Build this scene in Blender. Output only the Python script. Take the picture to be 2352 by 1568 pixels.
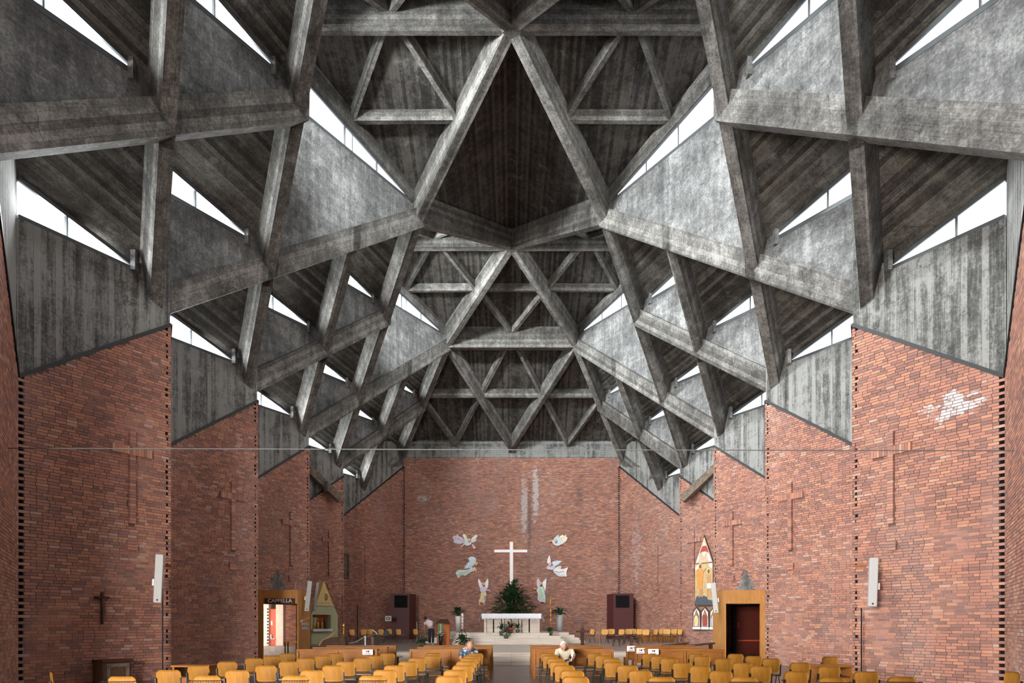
import bpy, math, random
from math import sin, cos, pi, sqrt, floor
from mathutils import Vector, Matrix
for o in list(bpy.data.objects): bpy.data.objects.remove(o)
S = bpy.context.scene
COL = S.collection
R = random.Random(7)
# ------------------------------------------------------------------ camera, world, light, exposure
F, HY, CX, CAMZ = 1568.0, 1429.0, 1175.0, 1.65          # focal length (px), horizon row, centre column
cd = bpy.data.cameras.new('camera'); cam = bpy.data.objects.new('camera', cd); COL.objects.link(cam)
cam.location = (0, 0, CAMZ); cam.rotation_euler = (pi/2, 0, 0)
cd.sensor_width = 36; cd.lens = 24; cd.shift_y = (HY-784)/2352; cd.shift_x = (1176-CX)/2352
cd.clip_start = .05; cd.clip_end = 300
S.camera = cam
S.view_settings.view_transform = 'Standard'; S.view_settings.look = 'None'
S.view_settings.gamma = 1; S.view_settings.use_curve_mapping = False
S.view_settings.exposure = 0.0
w = bpy.data.worlds.new('world'); S.world = w; w.use_nodes = True
wt = w.node_tree; bg = wt.nodes['Background']
tc = wt.nodes.new('ShaderNodeTexCoord'); sx_ = wt.nodes.new('ShaderNodeSeparateXYZ'); wt.links.new(tc.outputs['Generated'], sx_.inputs[0])
wr = wt.nodes.new('ShaderNodeValToRGB'); wt.links.new(sx_.outputs[2], wr.inputs[0])
wr.color_ramp.elements[0].position = 0.0; wr.color_ramp.elements[0].color = (.12, .12, .12, 1)
wr.color_ramp.elements[1].position = .05; wr.color_ramp.elements[1].color = (.90, .91, .94, 1)
wt.links.new(wr.outputs[0], bg.inputs[0]); bg.inputs[1].default_value = 1.0
E_SMALL_L, E_SMALL_R, E_BIG_L, E_BIG_R, E_SKY, E_SKYR = 430.0, 90.0, 60.0, 30.0, 2000.0, 180.0    # daylight through the roof glazing (radiance)
def area(name, loc, rot, sx, sy, power, col=(1, 1, 1), spread=pi):
    l = bpy.data.lights.new(name, 'AREA'); l.spread = spread; l.shape = 'RECTANGLE'; l.size = sx; l.size_y = sy
    l.energy = power; l.color = col
    o = bpy.data.objects.new(name, l); COL.objects.link(o); o.location = loc; o.rotation_euler = rot
    return o
# fill lamp added behind the camera; the front wall has no glazing
area('rear_fill_lamp', (-7.5, -3.6, 3.6), (pi/2-.16, 0, -.42), 8, 5, 4700, (1, .95, .90), 1.7)
area('chapel_daylight', (-12.75, 32.6, 1.5), (pi/2, 0, 0), 1.2, 2.2, 75, (1, .90, .78), 2.4)

# ------------------------------------------------------------------ helpers
def V(*a): return Vector(a)
def PX(px, py, d): return Vector(((px-CX)/F*d, d, CAMZ+(HY-py)/F*d))
def XD(px, d): return (px-CX)/F*d
def ZD(py, d): return CAMZ+(HY-py)/F*d
class MB:
    def __init__(s): s.v = []; s.f = []; s.uv = []; s.a = []; s.m = []; s.cur = 0
    def quadset(s, vs, fs, bd=None, att=0.0, off=None):
        b = len(s.v); s.v += [tuple(q) for q in vs]
        for f in fs:
            s.f.append([b+i for i in f]); s.a.append(att); s.m.append(s.cur)
            if bd is None: s.uv.append(None)
            else:
                n = (Vector(vs[f[1]])-Vector(vs[f[0]])).cross(Vector(vs[f[2]])-Vector(vs[f[1]]))
                if n.length < 1e-9: n = Vector((0, 0, 1))
                n.normalize(); c = n.cross(bd)
                if c.length < .2: c = Vector((0, 0, 1)) if abs(bd.z) < .8 else Vector((1, 0, 0))
                c.normalize()
                s.uv.append([(Vector(vs[i]).dot(bd)+(off or 0), Vector(vs[i]).dot(c)) for i in f])
    def hexa(s, p, bd=None, att=0.0):   # p: 4 bottom, 4 top (same order)
        s.quadset(p, [(3, 2, 1, 0), (4, 5, 6, 7), (0, 1, 5, 4), (1, 2, 6, 5), (2, 3, 7, 6), (3, 0, 4, 7)], bd, att)
    def box(s, c, d, rz=0, bd=None, att=0.0, M=None):
        x, y, z = d[0]/2, d[1]/2, d[2]/2
        T = Matrix.Translation(Vector(c)) @ Matrix.Rotation(rz, 4, 'Z')
        if M is not None: T = Matrix.Translation(Vector(c)) @ M
        p = [T @ Vector(q) for q in ((-x, -y, -z), (x, -y, -z), (x, y, -z), (-x, y, -z), (-x, -y, z), (x, -y, z), (x, y, z), (-x, y, z))]
        s.hexa(p, bd, att)
    def b6(s, x0, x1, y0, y1, z0, z1, bd=None): s.box(((x0+x1)/2, (y0+y1)/2, (z0+z1)/2), (x1-x0, y1-y0, z1-z0), bd=bd)
    def prism(s, poly, vec, bd=None):
        n = len(poly); vec = Vector(vec); vs = [Vector(q) for q in poly]+[Vector(q)+vec for q in poly]
        fs = [tuple(range(n)), tuple(range(2*n-1, n-1, -1))]+[(i, i+n, (i+1) % n+n, (i+1) % n) for i in range(n)]
        s.quadset(vs, fs, bd)
    def bar(s, a, b, wd, z=None, up=Vector((0, 0, 1)), bd=None):
        a = Vector(a); b = Vector(b); t = (b-a).normalized(); h = z if z is not None else wd
        x = t.cross(up)
        if x.length < 1e-3: x = t.cross(Vector((0, 1, 0)))
        x.normalize(); y = x.cross(t).normalized()
        q = [(-1, -1), (1, -1), (1, 1), (-1, 1)]
        s.hexa([a+x*i*wd/2+y*j*h/2 for i, j in q]+[b+x*i*wd/2+y*j*h/2 for i, j in q], bd or t)
    def tube(s, pts, r, n=8):
        pts = [Vector(p) for p in pts]; b = len(s.v); rs = r if isinstance(r, (list, tuple)) else [r]*len(pts)
        for i, p in enumerate(pts):
            t = (pts[min(i+1, len(pts)-1)]-pts[max(i-1, 0)]).normalized()
            x = t.cross(Vector((0, 0, 1)))
            if x.length < .1: x = t.cross(Vector((0, 1, 0)))
            x.normalize(); y = t.cross(x)
            for k in range(n):
                a = 2*pi*k/n; s.v.append(tuple(p+(x*cos(a)+y*sin(a))*rs[i]))
        for i in range(len(pts)-1):
            for k in range(n):
                s.f.append([b+i*n+k, b+i*n+(k+1) % n, b+(i+1)*n+(k+1) % n, b+(i+1)*n+k]); s.uv.append(None); s.a.append(0); s.m.append(s.cur)
        for q in ([b+k for k in range(n)][::-1], [b+(len(pts)-1)*n+k for k in range(n)]):
            s.f.append(q); s.uv.append(None); s.a.append(0); s.m.append(s.cur)
    def lathe(s, c, prof, n=16, sx=1, sy=1):
        c = Vector(c); b = len(s.v)
        for r, z in prof:
            for k in range(n):
                a = 2*pi*k/n; s.v.append((c.x+r*cos(a)*sx, c.y+r*sin(a)*sy, c.z+z))
        for i in range(len(prof)-1):
            for k in range(n):
                s.f.append([b+i*n+k, b+i*n+(k+1) % n, b+(i+1)*n+(k+1) % n, b+(i+1)*n+k]); s.uv.append(None); s.a.append(0); s.m.append(s.cur)
        for q in ([b+k for k in range(n)][::-1], [b+(len(prof)-1)*n+k for k in range(n)]):
            s.f.append(q); s.uv.append(None); s.a.append(0); s.m.append(s.cur)
    def ell(s, c, rx, ry, rz, n=12, m=8, M=None):
        c = Vector(c); b = len(s.v)
        for j in range(m+1):
            ph = pi*j/m
            for k in range(n):
                a = 2*pi*k/n; q = Vector((rx*sin(ph)*cos(a), ry*sin(ph)*sin(a), -rz*cos(ph)))
                if M is not None: q = M @ q
                s.v.append(tuple(c+q))
        for j in range(m):
            for k in range(n):
                s.f.append([b+j*n+k, b+j*n+(k+1) % n, b+(j+1)*n+(k+1) % n, b+(j+1)*n+k]); s.uv.append(None); s.a.append(0); s.m.append(s.cur)
    def leaf(s, base, dirv, L, W, droop=.3):
        base = Vector(base); d = Vector(dirv).normalized(); x = d.cross(Vector((0, 0, 1)))
        if x.length < .1: x = Vector((1, 0, 0))
        x.normalize(); b = len(s.v)
        ks = [(0, .1), (.3, .9), (.65, .8), (1, .05)]
        for t, ww in ks:
            p = base+d*L*t-Vector((0, 0, 1))*droop*L*t*t
            for sg, dz in ((-1, .0), (0, -.12*W), (1, .0)): s.v.append(tuple(p+x*sg*W/2*ww+Vector((0, 0, dz))))
        for i in range(3):
            for k in range(2):
                q = b+i*3+k
                s.f.append([q, q+1, q+4, q+3]); s.uv.append(None); s.a.append(0); s.m.append(s.cur)
    def build(s, name, mat, parent=None, smooth=False, mats=None):
        me = bpy.data.meshes.new(name); me.from_pydata(s.v, [], s.f)
        for m in (mats or [mat]): me.materials.append(m)
        if any(u is not None for u in s.uv):
            uvl = me.uv_layers.new(name='UVMap'); arr = []
            for i, u in enumerate(s.uv):
                if u is None: arr += [0.0, 0.0]*len(s.f[i])
                else:
                    for q in u: arr += [q[0], q[1]]
            uvl.data.foreach_set('uv', arr)
        if any(s.a):
            at = me.attributes.new('bid', 'FLOAT', 'FACE'); at.data.foreach_set('value', s.a)
        if mats: me.polygons.foreach_set('material_index', s.m)
        if smooth: me.polygons.foreach_set('use_smooth', [True]*len(s.f))
        me.update()
        o = bpy.data.objects.new(name, me); COL.objects.link(o)
        if parent: o.parent = parent; o.matrix_parent_inverse = Matrix.Translation(-Vector(parent.location)) if parent.rotation_euler.z == 0 else Matrix.Identity(4)
        return o
def tag(o, label=None, cat=None, group=None, kind=None):
    if label: o['label'] = label
    if cat: o['category'] = cat
    if group: o['group'] = group
    if kind: o['kind'] = kind
    return o
def empty(name, loc=(0, 0, 0), rz=0):
    o = bpy.data.objects.new(name, None); COL.objects.link(o); o.location = loc; o.rotation_euler = (0, 0, rz); o.empty_display_size = .2
    return o
def thing(name, label, cat, loc=(0, 0, 0), group=None): return tag(empty(name, loc), label, cat, group)
def struct(name, loc=(0, 0, 0)): return tag(empty(name, loc), kind='structure')
# ------------------------------------------------------------------ materials
def mat(name): m = bpy.data.materials.new(name); m.use_nodes = True; return m, m.node_tree, m.node_tree.nodes['Principled BSDF']
def nd(t, typ, **kw):
    n = t.nodes.new(typ)
    for k, v in kw.items(): setattr(n, k, v)
    return n
def ramp(t, fac, stops):
    r = nd(t, 'ShaderNodeValToRGB'); t.links.new(fac, r.inputs[0]); e = r.color_ramp.elements
    while len(e) < len(stops): e.new(.5)
    for i, (p, c) in enumerate(stops): e[i].position = p; e[i].color = (*c, 1) if len(c) == 3 else c
    return r.outputs[0]
def noise(t, vec, scale, detail=4, rough=.6):
    n = nd(t, 'ShaderNodeTexNoise'); n.inputs['Scale'].default_value = scale; n.inputs['Detail'].default_value = detail; n.inputs['Roughness'].default_value = rough
    if vec is not None: t.links.new(vec, n.inputs['Vector'])
    return n.outputs['Fac']
def mapping(t, vec, sc, loc=(0, 0, 0)):
    m = nd(t, 'ShaderNodeMapping'); m.inputs['Scale'].default_value = sc; m.inputs['Location'].default_value = loc
    t.links.new(vec, m.inputs['Vector']); return m.outputs[0]
def mixc(t, fac, a, b, mode='MIX'):
    m = nd(t, 'ShaderNodeMix', data_type='RGBA', blend_type=mode)
    for s_, v in ((m.inputs[0], fac), (m.inputs[6], a), (m.inputs[7], b)):
        if isinstance(v, (int, float)): s_.default_value = v
        elif isinstance(v, tuple): s_.default_value = (*v, 1)
        else: t.links.new(v, s_)
    return m.outputs[2]
def mth(t, op, a, b=0.0, c=None):
    m = nd(t, 'ShaderNodeMath', operation=op)
    for i, v in enumerate((a, b, c)):
        if v is None: continue
        if isinstance(v, (int, float)): m.inputs[i].default_value = v
        else: t.links.new(v, m.inputs[i])
    return m.outputs[0]
def bump(t, bs, h, st, dist=.02):
    b = nd(t, 'ShaderNodeBump'); b.inputs['Strength'].default_value = st; b.inputs['Distance'].default_value = dist
    t.links.new(h, b.inputs['Height']); t.links.new(b.outputs[0], bs.inputs['Normal'])
def plain(name, col, rough=.6, metal=0, var=.12, nscale=9, em=None, emc=None):
    m, t, bs = mat(name); g = nd(t, 'ShaderNodeNewGeometry')
    n = noise(t, g.outputs['Position'], nscale, 3)
    lo = tuple(c*(1-var) for c in col); hi = tuple(min(1, c*(1+var)) for c in col)
    t.links.new(ramp(t, n, [(.3, lo), (.7, hi)]), bs.inputs['Base Color'])
    bs.inputs['Roughness'].default_value = rough; bs.inputs['Metallic'].default_value = metal
    if em: bs.inputs['Emission Color'].default_value = (*(emc or col), 1); bs.inputs['Emission Strength'].default_value = em
    return m
def concrete(name, dark, mid, light, board=1.0, streak=.5, bs_=7.2, patch=.35):
    m, t, bs = mat(name)
    uv = nd(t, 'ShaderNodeUVMap').outputs[0]; pos = nd(t, 'ShaderNodeNewGeometry').outputs['Position']
    sep = nd(t, 'ShaderNodeSeparateXYZ'); t.links.new(uv, sep.inputs[0])
    v = mth(t, 'MULTIPLY', sep.outputs[1], bs_); vf = mth(t, 'FLOOR', v); fr = mth(t, 'FRACT', v)
    wn = nd(t, 'ShaderNodeTexWhiteNoise', noise_dimensions='1D'); t.links.new(vf, wn.inputs['W'])
    big = noise(t, pos, .55, 5, .62); mid_n = noise(t, pos, 3.1, 6, .7)
    grain = noise(t, mapping(t, uv, (1.3, 34, 1)), 1.0, 4, .7)
    st = noise(t, mapping(t, pos, (4.2, 4.2, .3)), 1.0, 6, .7); fine = noise(t, pos, 15, 5, .75)
    x = mth(t, 'MULTIPLY', big, .34)
    x = mth(t, 'ADD', x, mth(t, 'MULTIPLY', mid_n, .30))
    x = mth(t, 'ADD', x, mth(t, 'MULTIPLY', st, .30*streak*2)); x = mth(t, 'ADD', x, mth(t, 'MULTIPLY', mth(t, 'SUBTRACT', fine, .5), .34))
    x = mth(t, 'ADD', x, mth(t, 'MULTIPLY', mth(t, 'SUBTRACT', wn.outputs['Value'], .5), .20*board))
    x = mth(t, 'ADD', x, mth(t, 'MULTIPLY', mth(t, 'SUBTRACT', grain, .5), .34*board))
    lo = .34+.15*streak
    c = ramp(t, x, [(lo-.10, dark), (lo+.03, mid), (lo+.16, light)])
    line = mth(t, 'LESS_THAN', fr, .07)
    c = mixc(t, mth(t, 'MULTIPLY', line, .42*board), c, tuple(q*.3 for q in dark))
    # lime bloom in ragged patches
    pn = noise(t, mapping(t, pos, (1, 1, 1.2), (3.3, 7.1, 0)), .85, 7, .72)
    c = mixc(t, mth(t, 'MULTIPLY', ramp(t, pn, [(.60, (0, 0, 0)), (.70, (1, 1, 1))]), patch), c, (.42, .42, .41))
    # soot-dark patches
    pn2 = noise(t, mapping(t, pos, (1, 1, .5), (13.3, 1.1, 5)), .7, 6, .7)
    c = mixc(t, mth(t, 'MULTIPLY', ramp(t, pn2, [(.56, (0, 0, 0)), (.68, (1, 1, 1))]), .6), c, tuple(q*.45 for q in dark))
    vo = nd(t, 'ShaderNodeTexVoronoi', feature='DISTANCE_TO_EDGE'); vo.inputs['Scale'].default_value = .42
    wv = nd(t, 'ShaderNodeVectorMath', operation='ADD'); nc = nd(t, 'ShaderNodeTexNoise'); nc.inputs['Scale'].default_value = 1.1; nc.inputs['Detail'].default_value = 6; t.links.new(pos, nc.inputs['Vector']); t.links.new(pos, wv.inputs[0]); t.links.new(nc.outputs['Color'], wv.inputs[1]); t.links.new(wv.outputs[0], vo.inputs['Vector'])
    c = mixc(t, mth(t, 'MULTIPLY', mth(t, 'LESS_THAN', vo.outputs['Distance'], .004), mth(t, 'MULTIPLY', ramp(t, pn2, [(.42, (0, 0, 0)), (.5, (1, 1, 1))]), .45)), c, tuple(q*.3 for q in dark))
    t.links.new(c, bs.inputs['Base Color']); bs.inputs['Roughness'].default_value = .9
    h = mth(t, 'ADD', mth(t, 'MULTIPLY', mid_n, .8), mth(t, 'SUBTRACT', mth(t, 'MULTIPLY', grain, .5*board), mth(t, 'MULTIPLY', line, .6*board)))
    bump(t, bs, h, .55, .03)
    return m
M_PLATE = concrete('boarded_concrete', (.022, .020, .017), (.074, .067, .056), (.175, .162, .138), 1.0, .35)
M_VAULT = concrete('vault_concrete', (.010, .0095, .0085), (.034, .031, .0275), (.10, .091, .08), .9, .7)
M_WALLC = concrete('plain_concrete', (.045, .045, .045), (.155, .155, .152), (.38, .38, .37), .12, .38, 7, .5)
M_FACE = concrete('wall_concrete', (.032, .032, .030), (.105, .105, .099), (.30, .30, .287), .7, .9, 6, .6)
M_RIB = concrete('rib_concrete', (.035, .033, .030), (.125, .119, .109), (.33, .318, .293), .55, .3, 6, .3)
def brick_mat(name):
    m, t, bs = mat(name)
    oi = nd(t, 'ShaderNodeObjectInfo'); at = nd(t, 'ShaderNodeAttribute', attribute_name='bid')
    k = mth(t, 'ADD', at.outputs['Fac'], mth(t, 'MULTIPLY', oi.outputs['Random'], 977.0))
    wn = nd(t, 'ShaderNodeTexWhiteNoise', noise_dimensions='1D'); t.links.new(k, wn.inputs['W'])
    pos = nd(t, 'ShaderNodeNewGeometry').outputs['Position']
    big = noise(t, pos, .5, 4, .6)
    x = mth(t, 'ADD', mth(t, 'MULTIPLY', wn.outputs['Value'], .74), mth(t, 'MULTIPLY', big, .52))
    c = ramp(t, x, [(.28, (.20, .098, .080)), (.46, (.32, .142, .105)), (.62, (.41, .178, .122)), (.84, (.51, .215, .135)), (.955, (.58, .28, .15)), (1.0, (.55, .37, .30))])
    f = noise(t, pos, 26, 5, .7)
    c = mixc(t, mth(t, 'MULTIPLY', f, .55), c, (.36, .215, .18))
    dust = noise(t, mapping(t, pos, (1, 1, .45), (4, 9, 1)), .42, 6, .65)
    c = mixc(t, mth(t, 'MULTIPLY', ramp(t, dust, [(.5, (0, 0, 0)), (.72, (1, 1, 1))]), .45), c, (.40, .29, .25))
    # lime bloom and water runs: centre of the end wall, patch on the right bay
    sp = nd(t, 'ShaderNodeSeparateXYZ'); t.links.new(pos, sp.inputs[0])
    def blob(cx, cy, cz, rx, ry, rz, thr):
        a = [mth(t, 'POWER', mth(t, 'ABSOLUTE', mth(t, 'DIVIDE', mth(t, 'SUBTRACT', sp.outputs[i], q), r)), 2.0) for i, (q, r) in enumerate(((cx, rx), (cy, ry), (cz, rz)))]
        d = mth(t, 'ADD', a[0], mth(t, 'ADD', a[1], a[2]))
        nn = noise(t, mapping(t, pos, (2.2, 2.2, 5.5)), 1.0, 5, .7)
        return mth(t, 'GREATER_THAN', mth(t, 'ADD', mth(t, 'SUBTRACT', 1.0, d), mth(t, 'MULTIPLY', nn, 3.0)), thr+.78)
    white = (.58, .57, .58)
    for cx, cy, cz, rx, ry, rz, th, am in ((11.4, 17.7, 7.25, .9, 1.2, .62, 1.52, .85), (.95, 51, 10.2, .38, 1, 3.4, 1.38, .6), (1.80, 51, 11.2, .36, 1, 2.9, 1.36, .75), (-6.6, 51, 10.9, .95, 1, .45, 1.62, .8), (8.9, 49, 6.5, .9, 1.6, 5.0, 1.62, .35)):
        c = mixc(t, mth(t, 'MULTIPLY', blob(cx, cy, cz, rx, ry, rz, th), am), c, white)
    for cx, cz, rx, rz, am in ((1.35, 9.4, .28, 4.6, .6), (5.0, 11.2, .5, 2.4, .3)):
        c = mixc(t, mth(t, 'MULTIPLY', blob(cx, 51, cz, rx, 1, rz, 1.45), am), c, (.10, .075, .065))
    t.links.new(c, bs.inputs['Base Color']); bs.inputs['Roughness'].default_value = .85
    bump(t, bs, f, .5, .01)
    return m
M_BRICK = brick_mat('brick')
def mortar_mat():
    m, t, bs = mat('mortar'); pos = nd(t, 'ShaderNodeNewGeometry').outputs['Position']
    n = noise(t, pos, .6, 5, .65); sp = nd(t, 'ShaderNodeSeparateXYZ'); t.links.new(pos, sp.inputs[0])
    x = mth(t, 'SUBTRACT', n, mth(t, 'MULTIPLY', sp.outputs[2], .012))
    t.links.new(ramp(t, x, [(.42, (.15, .09, .072)), (.52, (.32, .23, .195)), (.62, (.54, .46, .42))]), bs.inputs['Base Color'])
    bs.inputs['Roughness'].default_value = .95
    return m
M_MORTAR = mortar_mat()
def brick_flat():
    m, t, bs = mat('brick_bond'); g = nd(t, 'ShaderNodeNewGeometry'); sp = nd(t, 'ShaderNodeSeparateXYZ'); t.links.new(g.outputs['Position'], sp.inputs[0])
    cb = nd(t, 'ShaderNodeCombineXYZ'); t.links.new(mth(t, 'ADD', sp.outputs[0], sp.outputs[1]), cb.inputs[0]); t.links.new(sp.outputs[2], cb.inputs[1])
    b = nd(t, 'ShaderNodeTexBrick'); t.links.new(cb.outputs[0], b.inputs['Vector'])
    b.inputs['Scale'].default_value = 1; b.inputs['Brick Width'].default_value = .27; b.inputs['Row Height'].default_value = .08; b.inputs['Mortar Size'].default_value = .006
    b.inputs['Color1'].default_value = (.16, .055, .04, 1); b.inputs['Color2'].default_value = (.33, .12, .07, 1); b.inputs['Mortar'].default_value = (.2, .15, .13, 1)
    t.links.new(b.outputs[0], bs.inputs['Base Color']); bs.inputs['Roughness'].default_value = .9
    return m
M_BFLAT = brick_flat()
M_GAPSHADE = plain('gap_shade_black', (.006, .005, .005), 1)  # near-black colour that paints in the shade of open gaps
M_FLASH = plain('black_flashing', (.012, .012, .013), .5)
M_FRAME = plain('grey_steel_frame', (.10, .11, .115), .5, .2)
def glass(name):
    m, t, bs = mat(name); tr = nd(t, 'ShaderNodeBsdfTransparent'); tr.inputs[0].default_value = (.95, .97, .97, 1)
    gl = nd(t, 'ShaderNodeBsdfGlossy'); gl.inputs['Roughness'].default_value = .05
    mx = nd(t, 'ShaderNodeMixShader'); mx.inputs[0].default_value = .06
    t.links.new(tr.outputs[0], mx.inputs[1]); t.links.new(gl.outputs[0], mx.inputs[2])
    em = nd(t, 'ShaderNodeEmission'); em.inputs[0].default_value = (.88, .88, .92, 1); em.inputs[1].default_value = .95   # glow added to the glass so every pane reads white
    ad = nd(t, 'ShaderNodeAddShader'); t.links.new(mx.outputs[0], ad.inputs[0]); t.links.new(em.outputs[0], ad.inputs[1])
    t.links.new(ad.outputs[0], [n for n in t.nodes if n.type == 'OUTPUT_MATERIAL'][0].inputs[0])
    return m
M_GLASS = glass('glowing_glass')
G_SL, G_SR, G_BL, G_BR, G_SKYW = 'sl', 'sr', 'bl', 'br', 'sky'
RAD = {'sl': E_SMALL_L, 'sr': E_SMALL_R, 'bl': E_BIG_L, 'br': E_BIG_R, 'sky': E_SKY, 'skyr': E_SKYR}
def daylight(a0, a1, b0, b1, rad, inward, tilt=1.0):
    """sky light entering one strip window: a rectangle outside the glass, facing in and down"""
    c = (a0+a1+b0+b1)/4; ax = (a1-a0); L = ax.length*(.5 if rad in (E_SKY, E_SKYR) else .7); ax.normalize(); h = max(.25, ((b1-a1).length+(b0-a0).length)/2*.9)
    n = ax.cross(Vector((0, 0, 1))).normalized()
    if n.dot(inward-c) < 0: n = -n
    d = (n*cos(tilt)-Vector((0, 0, 1))*sin(tilt)).normalized()   # emission direction
    z = -d; x = ax; x = (x-z*x.dot(z)).normalized(); y = z.cross(x)
    o = area('daylight', (0, 0, 0), (0, 0, 0), L, h, rad*L*h, (.97, .98, 1), 2.5)
    M = Matrix((x, y, z)).transposed().to_4x4(); M.translation = c+ax*(L*(-.22 if rad in (E_SKY, E_SKYR) else -.04))-n*(.12+h*.35)+Vector((0, 0, .05)); o.matrix_world = M
def wood(name, a, b, rough=.4, sc=(1, 1, 9), det=2.2):
    m, t, bs = mat(name); pos = nd(t, 'ShaderNodeTexCoord').outputs['Object']
    n = noise(t, mapping(t, pos, sc), det, 5, .65); f = noise(t, pos, 2.0, 2)
    x = mth(t, 'ADD', mth(t, 'MULTIPLY', n, .75), mth(t, 'MULTIPLY', f, .3))
    t.links.new(ramp(t, x, [(.35, a), (.68, b)]), bs.inputs['Base Color']); bs.inputs['Roughness'].default_value = rough+.15; bs.inputs['Specular IOR Level'].default_value = .22
    bump(t, bs, n, .08, .005)
    return m
M_PLY = wood('ochre_plywood', (.21, .088, .010), (.33, .148, .020), .38, (9, 1.5, 1.2), 2.4)
M_PLY2 = wood('pale_plywood', (.58, .30, .08), (.76, .44, .14), .35, (9, 1.5, 1.2), 2.4)
M_PEW = wood('honey_pew_wood', (.22, .078, .016), (.36, .145, .034), .4, (1.2, 8, 8), 2)
M_PORT = wood('oak_veneer', (.50, .23, .065), (.66, .33, .11), .45, (7, 7, .8), 1.8)
M_DWOOD = wood('dark_walnut', (.045, .018, .010), (.11, .045, .024), .4, (6, 6, .9), 2)
M_OLD = wood('worn_brown_wood', (.06, .034, .024), (.16, .085, .055), .5, (7, 7, 1), 2)
M_LECT = wood('orange_cherry', (.42, .12, .035), (.58, .19, .06), .35, (6, 6, .9), 2)
M_TIMB = wood('grey_timber', (.10, .075, .055), (.25, .20, .155), .8, (3, 3, 3), 2)
M_BLACK = plain('black_steel', (.012, .013, .015), .35)
M_BLKM = plain('dark_green_metal', (.02, .035, .03), .4)
M_WHITE = plain('white_paint', (.78, .79, .80), .45, 0, .03)
M_SPK = plain('grey_white_speaker', (.48, .49, .49), .5, 0, .04, 3)
M_SPKW = plain('speaker_front', (.52, .53, .52), .5, 0, .03)
M_CLOTH = plain('white_linen', (.80, .82, .88), .8, 0, .04, 30)
M_LACE = plain('lace_band', (.55, .58, .66), .9, 0, .3, 60)
M_MARO = plain('maroon_paint', (.085, .018, .018), .55, 0, .06, 2)
M_MARO2 = plain('maroon_side', (.11, .028, .026), .55, 0, .06, 2)
M_RED = plain('red_door_paint', (.62, .085, .035), .45)
M_DRED = plain('dark_red_door', (.13, .022, .012), .4)
M_GREEN = plain('sage_green_paint', (.52, .55, .33), .7, 0, .05)
M_YEL = plain('pale_yellow_paint', (.82, .62, .27), .7, 0, .06)
M_GOLD = plain('brass', (.65, .40, .12), .3, .8)
M_GOLDL = plain('gold_leaf', (.60, .43, .19), .5, .15, .15)
M_LEAF = plain('dark_green_leaf', (.022, .060, .022), .45, 0, .5, 14)
M_LEAF2 = plain('mid_green_leaf', (.045, .11, .04), .45, 0, .4, 14)
M_POTG = plain('mossy_pot', (.10, .12, .07), .8)
M_GREYC = plain('grey_ceramic', (.36, .37, .38), .4, 0, .1)
M_REDF = plain('red_petals', (.62, .05, .03), .6)
M_WHF = plain('white_petals', (.82, .82, .78), .6)
M_SKIN = plain('skin', (.50, .27, .19), .55, 0, .08)
M_GREYH = plain('white_hair', (.62, .62, .62), .8, 0, .15, 40)
M_BLOND = plain('blond_hair', (.42, .24, .12), .7, 0, .35, 40)
M_DKH = plain('dark_hair', (.03, .022, .018), .6, 0, .3, 40)
M_SWEAT = plain('beige_knit', (.55, .49, .37), .9, 0, .06)
M_TEE = plain('pale_pink_cotton', (.74, .62, .66), .85, 0, .05)
M_TROU = plain('black_trousers', (.018, .019, .026), .8)
M_PAPER = plain('white_paper', (.80, .80, .82), .7, 0, .02)
M_INK = plain('dark_print', (.02, .02, .03), .7)
M_REDP = plain('red_print', (.6, .06, .04), .7)
M_ROPE = plain('white_rope', (.72, .68, .60), .8)
M_CABLE = plain('steel_cable', (.16, .17, .17), .6, .0)
M_PLAST = plain('lime_plaster', (.78, .72, .66), .9)
M_FACEB = plain('painted_brick_white', (.80, .66, .58), .9, 0, .1, 4)
m, t, bs = mat('blue_floral_cotton'); vv = nd(t, 'ShaderNodeTexVoronoi'); vv.inputs['Scale'].default_value = 14
t.links.new(nd(t, 'ShaderNodeNewGeometry').outputs['Position'], vv.inputs['Vector'])
t.links.new(ramp(t, vv.outputs['Distance'], [(.2, (.45, .52, .60)), (.45, (.10, .14, .20)), (.8, (.03, .04, .07))]), bs.inputs['Base Color']); M_FLOR = m
def travertine():
    m, t, bs = mat('cream_travertine'); pos = nd(t, 'ShaderNodeNewGeometry').outputs['Position']
    n = noise(t, mapping(t, pos, (.5, 2, 12)), 1.2, 5, .7); sp = nd(t, 'ShaderNodeSeparateXYZ'); t.links.new(pos, sp.inputs[0])
    t.links.new(ramp(t, n, [(.3, (.48, .41, .34)), (.55, (.66, .59, .51)), (.75, (.75, .70, .63))]), bs.inputs['Base Color'])
    bs.inputs['Roughness'].default_value = .45
    return m
M_TRAV = travertine()
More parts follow.
